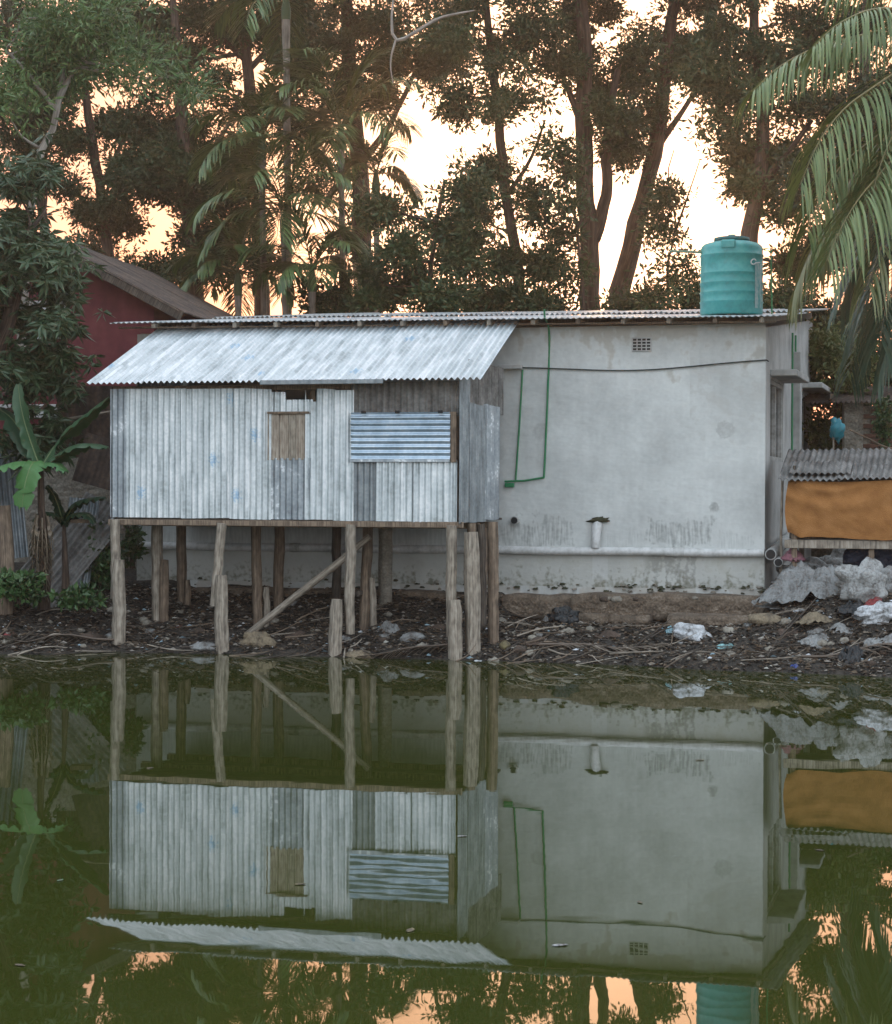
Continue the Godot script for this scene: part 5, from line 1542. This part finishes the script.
func litter():
	var mt = {
		"pale": mat(lin(.38, .385, .375), 0.6), "white": mat(lin(.58, .60, .62), 0.55), "pale blue": mat(lin(.35, .62, .70), 0.45), "cyan": mat(lin(.28, .55, .56), 0.45), "blue": mat(lin(.02, .10, .55), 0.35),
		"black": mat(lin(.012, .013, .014), 0.4), "green": mat(lin(.02, .20, .10), 0.45), "tan": mat(lin(.24, .19, .125), 0.9), "grey": mat(lin(.26, .265, .26), 0.6),
		"red": mat(lin(.28, .03, .035), 0.6), "brown": mat(lin(.09, .06, .045), 0.9), "pink": mat(lin(.25, .10, .13), 0.8), "dark blue": mat(lin(.015, .02, .04), 0.7), "yellow": mat(lin(.22, .18, .085), 0.8),
	}
	var gm = gray(256, 256, 0.05, 201, 4)
	var gn = gray(256, 256, 0.015, 202, 4)
	for c in mt:
		var k = mt[c].albedo_color.srgb_to_linear()
		var dirt = Color(.055, .043, .032)
		if k.get_luminance() > 0.03:
			mt[c].albedo_texture = tex_of(blend(256, 256, [[gm, 0.45], [gn, 0.55]], [[0.25, k.lerp(dirt, 0.9)], [0.42, k.lerp(dirt, 0.55)], [0.52, k.lerp(dirt, 0.12)], [0.8, k]]))
			mt[c].albedo_color = Color.WHITE
			mt[c].uv1_scale = Vector3(1.8, 1.8, 1.8)
			mt[c].uv1_triplanar = true
		if not c in ["blue", "green"]:
			mt[c].normal_enabled = true
			mt[c].normal_texture = nrm(gm, 6.0)
	# [px, py, name, label, category, colour, size, lift]
	var it = [
		[690, 637, "paper_bag", "crumpled white paper bag lying on the bank below the house", "bag", "white", Vector3(.46, .20, .3), 4],
		[672, 631, "plastic_cup", "pale blue plastic scrap just left of the white paper bag", "plastic scrap", "pale blue", Vector3(.17, .15, .14), 2],
		[726, 648, "plastic_bag", "cyan plastic bag near the water right of the white bag", "bag", "cyan", Vector3(.26, .14, .18), 3],
		[795, 667, "snack_packet", "bright blue packet at the water's edge below the heap", "packet", "blue", Vector3(.14, .11, .09), 5],
		[564, 623, "plastic_bag", "shiny black plastic bag on the bank right of the stilts", "bag", "black", Vector3(.42, .26, .3), 6],
		[577, 616, "rag", "small white rag touching the black plastic bag", "rag", "white", Vector3(.18, .12, .14), 7],
		[548, 622, "plastic_scrap", "grey scrap tucked left of the black plastic bag", "plastic scrap", "grey", Vector3(.18, .2, .14), 8],
		[516, 615, "plastic_scrap", "green plastic scrap near the hut's right stilts", "plastic scrap", "green", Vector3(.16, .12, .1), 9],
		[483, 625, "plastic_scrap", "green plastic scrap beside the wide right stilt", "plastic scrap", "green", Vector3(.09, .18, .09), 10],
		[258, 647, "sack", "limp tan sack hanging at the foot of the brace", "sack", "tan", Vector3(.42, .28, .22), 11],
		[205, 648, "board", "pale broken board at the water left of the tan sack", "board", "grey", Vector3(.36, .12, .18), 12],
		[365, 654, "cardboard", "flat tan cardboard at the water by the middle stub", "cardboard", "tan", Vector3(.44, .15, .22), 13],
		[181, 626, "rag", "small red rag under the hut between back stilts", "rag", "red", Vector3(.11, .09, .08), 14],
		[142, 616, "plastic_scrap", "tiny white scrap under the hut's left end", "plastic scrap", "white", Vector3(.09, .06, .06), 15],
		[480, 660, "plastic_scrap", "white plastic scrap in the water beside the wide stilt", "plastic scrap", "white", Vector3(.22, .08, .14), 16],
		[505, 648, "coconut_husk", "round tan coconut husk right of the stilts", "husk", "yellow", Vector3(.15, .14, .14), 17],
		[520, 652, "coconut_husk", "brown coconut husk by the water right of the tan one", "husk", "brown", Vector3(.17, .13, .13), 18],
		[338, 622, "plastic_scrap", "pale blue grey scrap under the hut beside the brace", "plastic scrap", "pale blue", Vector3(.14, .1, .1), 19],
		[412, 640, "wood_chunk", "grey wood chunk under the hut's right half", "wood", "grey", Vector3(.34, .16, .14), 20],
		[388, 630, "rag", "large grey crumpled rag under the hut by the cement pillar", "rag", "grey", Vector3(.32, .26, .2), 21],
		[345, 640, "rag", "small grey rag behind the middle stub", "rag", "grey", Vector3(.2, .14, .14), 22],
		[820, 596, "plastic_sheet", "wide grey plastic sheet crumpled over the rubbish heap", "plastic sheet", "grey", Vector3(1.4, .8, .8), 23],
		[858, 578, "plastic_sheet", "grey torn sack on top of the rubbish heap", "sack", "grey", Vector3(.6, .36, .45), 24],
		[795, 578, "plastic_sheet", "ragged grey netting at the house corner end of the heap", "netting", "grey", Vector3(.5, .42, .4), 25],
		[856, 612, "black_cloth", "black cloth bundle on the rubbish heap", "cloth", "black", Vector3(.56, .24, .3), 26],
		[880, 618, "plastic_sheet", "white plastic sack at the right edge of the rubbish heap", "sack", "white", Vector3(.5, .24, .3), 27],
		[878, 602, "rag", "dark red rag between black cloth and white sack", "rag", "red", Vector3(.3, .12, .2), 28],
		[793, 556, "rag", "dull pink rag under the timber shed", "rag", "pink", Vector3(.26, .2, .2), 29],
		[872, 566, "black_cloth", "dark blue black bundle beneath the orange cloth", "bundle", "dark blue", Vector3(.62, .46, .4), 30],
		[890, 590, "plastic_sheet", "pale grey bag at the heap's right edge under the bundle", "bag", "grey", Vector3(.4, .36, .3), 31],
		[800, 612, "rag", "white rag at the left foot of the rubbish heap", "rag", "white", Vector3(.2, .1, .14), 32],
		[778, 605, "rag", "pale knotted rag hanging by the house corner", "rag", "grey", Vector3(.14, .34, .12), 33],
		[768, 622, "cement_lump", "broad cement lump below the house corner", "rubble", "tan", Vector3(.5, .16, .3), 34],
		[10, 634, "rag", "dull red scrap on the far left bank", "rag", "red", Vector3(.2, .07, .1), 35],
		[806, 586, "plastic_sheet", "pale grey sack slumped beside the house corner's pipes", "sack", "pale", Vector3(.7, .5, .5), 41],
		[838, 584, "plastic_sheet", "pale crumpled sack in the middle of the heap", "sack", "pale", Vector3(.8, .6, .5), 42],
		[866, 594, "plastic_sheet", "dirty white sack right of the middle of the heap", "sack", "pale", Vector3(.7, .5, .45), 43],
		[822, 618, "plastic_sheet", "brownish plastic sheet at the front of the heap", "plastic sheet", "tan", Vector3(.5, .18, .3), 44],
		[846, 628, "rag", "grey rag in front of the black cloth bundle", "rag", "grey", Vector3(.34, .16, .22), 45],
		[790, 632, "rag", "brown rag below the left foot of the heap", "rag", "brown", Vector3(.3, .14, .2), 46],
		[885, 640, "plastic_sheet", "muddy grey plastic at the water right of the heap", "plastic sheet", "grey", Vector3(.5, .2, .3), 47],
		[640, 628, "plastic_scrap", "muddy grey scrap left of the pale blue scrap", "plastic scrap", "grey", Vector3(.26, .1, .16), 48],
		[608, 634, "rag", "brown rag half buried below the house's spout", "rag", "brown", Vector3(.34, .14, .2), 49],
		[536, 640, "plastic_scrap", "brown plastic scrap below the grey scrap by the black bag", "plastic scrap", "brown", Vector3(.3, .12, .2), 50],
		[440, 628, "rag", "brown rag under the hut's right end", "rag", "brown", Vector3(.34, .14, .2), 51],
		[300, 634, "rag", "dark brown rag under the brace", "rag", "brown", Vector3(.4, .14, .22), 52],
		[90, 636, "rag", "brown rag on the left bank by the first stub", "rag", "brown", Vector3(.4, .12, .2), 53],
		[740, 612, "cement_lump", "broken cement lump under the house wall's right end", "rubble", "tan", Vector3(.36, .14, .2), 54],
		[850, 660, "black_cloth", "black sodden cloth at the water below the heap", "cloth", "black", Vector3(.3, .36, .2), 36],
		[820, 640, "plastic_sheet", "greenish grey sheet low on the heap near the water", "plastic sheet", "grey", Vector3(.4, .14, .3), 37],
	]
	for e in it:
		var p = on_bank(e[0], e[1])
		var t = thing(e[2], e[3], e[4], p, rf(-0.4, 0.4))
		var s = e[6]
		var big = s.x > 0.55
		var solid = e[4] in ["husk", "wood", "board", "rubble"]
		var filled = e[4] in ["sack", "bundle", "bag"] and s.y > 0.19
		var m = obj("body", lump(s, float(e[7]), 0.15, 1.0, 14, 0.5) if solid else lump(s * Vector3(1.0, 1.1, 1.0), float(e[7]), 0.34, 1.1, 22, 0.7) if filled else drape(s * Vector3(1.15, 1.0, 1.3), float(e[7]), 46 if big else 24), mt[e[5]], t)
		m.position.y = s.y * 0.14 if solid else s.y * 0.2 if filled else -0.02 - s.y * 0.12
		m.rotation = Vector3(rf(0.05, .3), rf(-0.6, 0.6), rf(-.15, .15))
	# stones and rubble, each its own
	var sm = []
	for k in 5:
		sm.append(lump(Vector3(.16, .10, .12), 40.0 + k, 0.35, 1.0, 7, 0.6))
	for k in 130:
		var px = rf(480, 885) if k < 95 else rf(0, 480)
		var py = rf(604, 664)
		if k < 26:
			px = rf(590, 790); py = rf(598, 612)
		var p = on_bank(px, py)
		if to_site(p).z < -2.4:
			continue
		var o = MeshInstance3D.new()
		o.name = numbered("stone")
		o.mesh = sm[k % 5]
		o.material_override = M.cement if k % 3 != 0 else mt["grey" if k % 2 == 0 else "brown"]
		add_child(o)
		var s = rf(0.35, 1.1)
		o.transform = Transform3D(Basis(Vector3.UP, rf(0, TAU)).scaled(Vector3.ONE * s), p)
		tag(o, "small rough stone lying among the litter on the mud bank", "stone", "stones on the mud bank")
	# sticks
	for k in 170:
		var px = rf(480, 890) if k < 110 else rf(0, 480)
		var py = rf(612, 668)
		var p = on_bank(px, py)
		var l = rf(0.2, 0.75)
		var a = rf(-0.9, 0.9) + (0.0 if rng.randf() < 0.7 else rf(-1.2, 1.2))
		var pts = []
		for q in 5:
			var u = q / 4.0 - 0.5
			var w = p + Vector3(cos(a) * u * l, 0, sin(a) * u * l * 0.8)
			var g = ground_at(w)
			if q == 0 or q == 4:
				pts.append(Vector3(w.x, maxf(g.y, -0.03) + 0.03 + (0.12 * rng.randf() if q == 4 else 0.0), w.z) - p)
			elif q == 2:
				pts.append(Vector3(w.x, maxf(g.y, -0.03) + 0.05, w.z) - p)
		var r = rf(0.004, 0.012)
		var o = obj("stick", tube_mesh(smooth_path(pts, 8), [r, r, r * .95, r * .9, r * .85, r * .7, r * .6, r * .4], 6, 0.1), [M.wood_dark, M.wood_brown, M.wood_dark, M.wood_grey, M.wood_dark][k % 5], self)
		o.position = p
		tag(o, "thin dry stick lying in the litter along the water's edge", "stick", "dry sticks on the mud bank")
	# dry palm frond lying in the muck
	for s in [[600, 648, 0.1, "dry brown palm frond lying along the bank below the house"], [420, 652, 3.0, "dry brown palm frond under the hut's right half"], [865, 652, 0.2, "dry brown palm frond below the rubbish heap"], [60, 640, 2.8, "dry brown palm frond on the left bank"]]:
		var p = on_bank(s[0], s[1])
		var pts = []
		for q in 6:
			var w = p + Vector3(cos(s[2]), 0, sin(s[2]) * 0.3) * (q / 5.0 - 0.5) * 1.5
			pts.append(ground_at(w) + Vector3(0, 0.06, 0) - p)
		var t = thing("dry_frond", s[3], "palm frond", p)
		obj("frond", frond(pts, 0.35, 24, {"w": 0.03, "grav": 0.5, "fwd": 1.2, "col": Color(.07, .05, .035), "col2": Color(.17, .13, .095), "rib": Color(.12, .09, .065)}), M.palm_leaf, t)
	# a few leaves afloat
	var fl = lump(Vector3(.12, .012, .05), 61.0, 0.3, 1.0, 6, 0.5)
	for e in [[462, 836, "white", "pale leaf floating on the hut's mirrored corner"], [300, 884, "yellow", "yellowish leaf floating left of centre on the pond"], [150, 768, "tan", "tan leaf floating near the left stub's reflection"], [640, 902, "tan", "tan leaf floating on the house wall's reflection"], [60, 880, "green", "green leaf floating at the far left of the pond"], [700, 760, "yellow", "yellow leaf floating below the bank's white bag"], [820, 850, "brown", "brown leaf floating on the right of the pond"], [410, 930, "yellow", "yellow leaf floating on the mirrored roof edge"], [20, 965, "tan", "tan leaf floating low at the left"], [560, 945, "white", "pale leaf floating under the mirrored cable"]]:
		var d = (0.004 - eye.y) / (at(float(e[0]), float(e[1]), 1.0).y - eye.y)
		var p = at(float(e[0]), float(e[1]), d)
		var o = obj("floating_leaf", fl, mt[e[2]], self)
		o.position = p
		o.rotation.y = rf(0, 6)
		o.scale = Vector3.ONE * rf(0.35, 0.7)
		tag(o, e[3], "leaf", "leaves floating on the pond")
	# leaf litter and scraps nobody could count
	var st = new_st(true)
	quad(st, Vector3(-0.5, 0, 0), Vector3(0, 0.12, -0.3), Vector3(0.5, 0, 0), Vector3(0, 0.1, 0.3), Vector2.ZERO, Vector2.ZERO, Vector2.ONE, Vector2.ONE)
	var flake = done(st)
	var xf = []
	var cols = []
	var pal = [Color(.075, .052, .034), Color(.04, .03, .021), Color(.12, .09, .062), Color(.18, .145, .11), Color(.02, .016, .013), Color(.09, .058, .034), Color(.23, .205, .175)]
	for k in 26000:
		var x = rf(-2.2, 11.2)
		var z = edge_z(x) - 2.9 * pow(rng.randf(), 0.9) + 0.1
		if z < -2.35 and x > -0.7 and x < 8.2:
			continue
		var y = land_h(x, z)
		if y < 0.0:
			continue
		var s = rf(0.025, 0.10)
		xf.append(Transform3D(Basis(Vector3.UP, rf(0, TAU)) * Basis(Vector3.RIGHT, rf(-0.7, 0.7)).scaled(Vector3(s, s, s * rf(0.5, 1.1))), fr(x, y + 0.012, z)))
		cols.append(pal[rng.randi() % pal.size()] if rng.randf() > 0.03 else [Color(.5, .52, .54), Color(.25, .35, .4), Color(.4, .38, .33)][rng.randi() % 3])
	var lm = mat(Color.WHITE, 0.9)
	lm.vertex_color_use_as_albedo = true
	var lo = scatter("leaf_litter", flake, lm, xf, cols, self)
	lo.set_meta("kind", "stuff")
	lo.set_meta("label", "dry leaves and scraps littering the mud bank")
	lo.set_meta("category", "litter")

func _ready():
	rng.seed = 7
	noise_a.seed = 5; noise_a.frequency = 0.01; noise_a.fractal_octaves = 3
	noise_b.seed = 9; noise_b.frequency = 0.01; noise_b.fractal_octaves = 2
	setup_view()
	var t0 = Time.get_ticks_msec()
	make_materials()
	print("materials ", Time.get_ticks_msec() - t0)
	land()
	print("land ", Time.get_ticks_msec() - t0)
	house()
	hut()
	tank()
	shed()
	outbuilding()
	red_house()
	yard_left()
	print("buildings ", Time.get_ticks_msec() - t0)
	forest()
	print("forest ", Time.get_ticks_msec() - t0)
	litter()
	print("litter ", Time.get_ticks_msec() - t0)
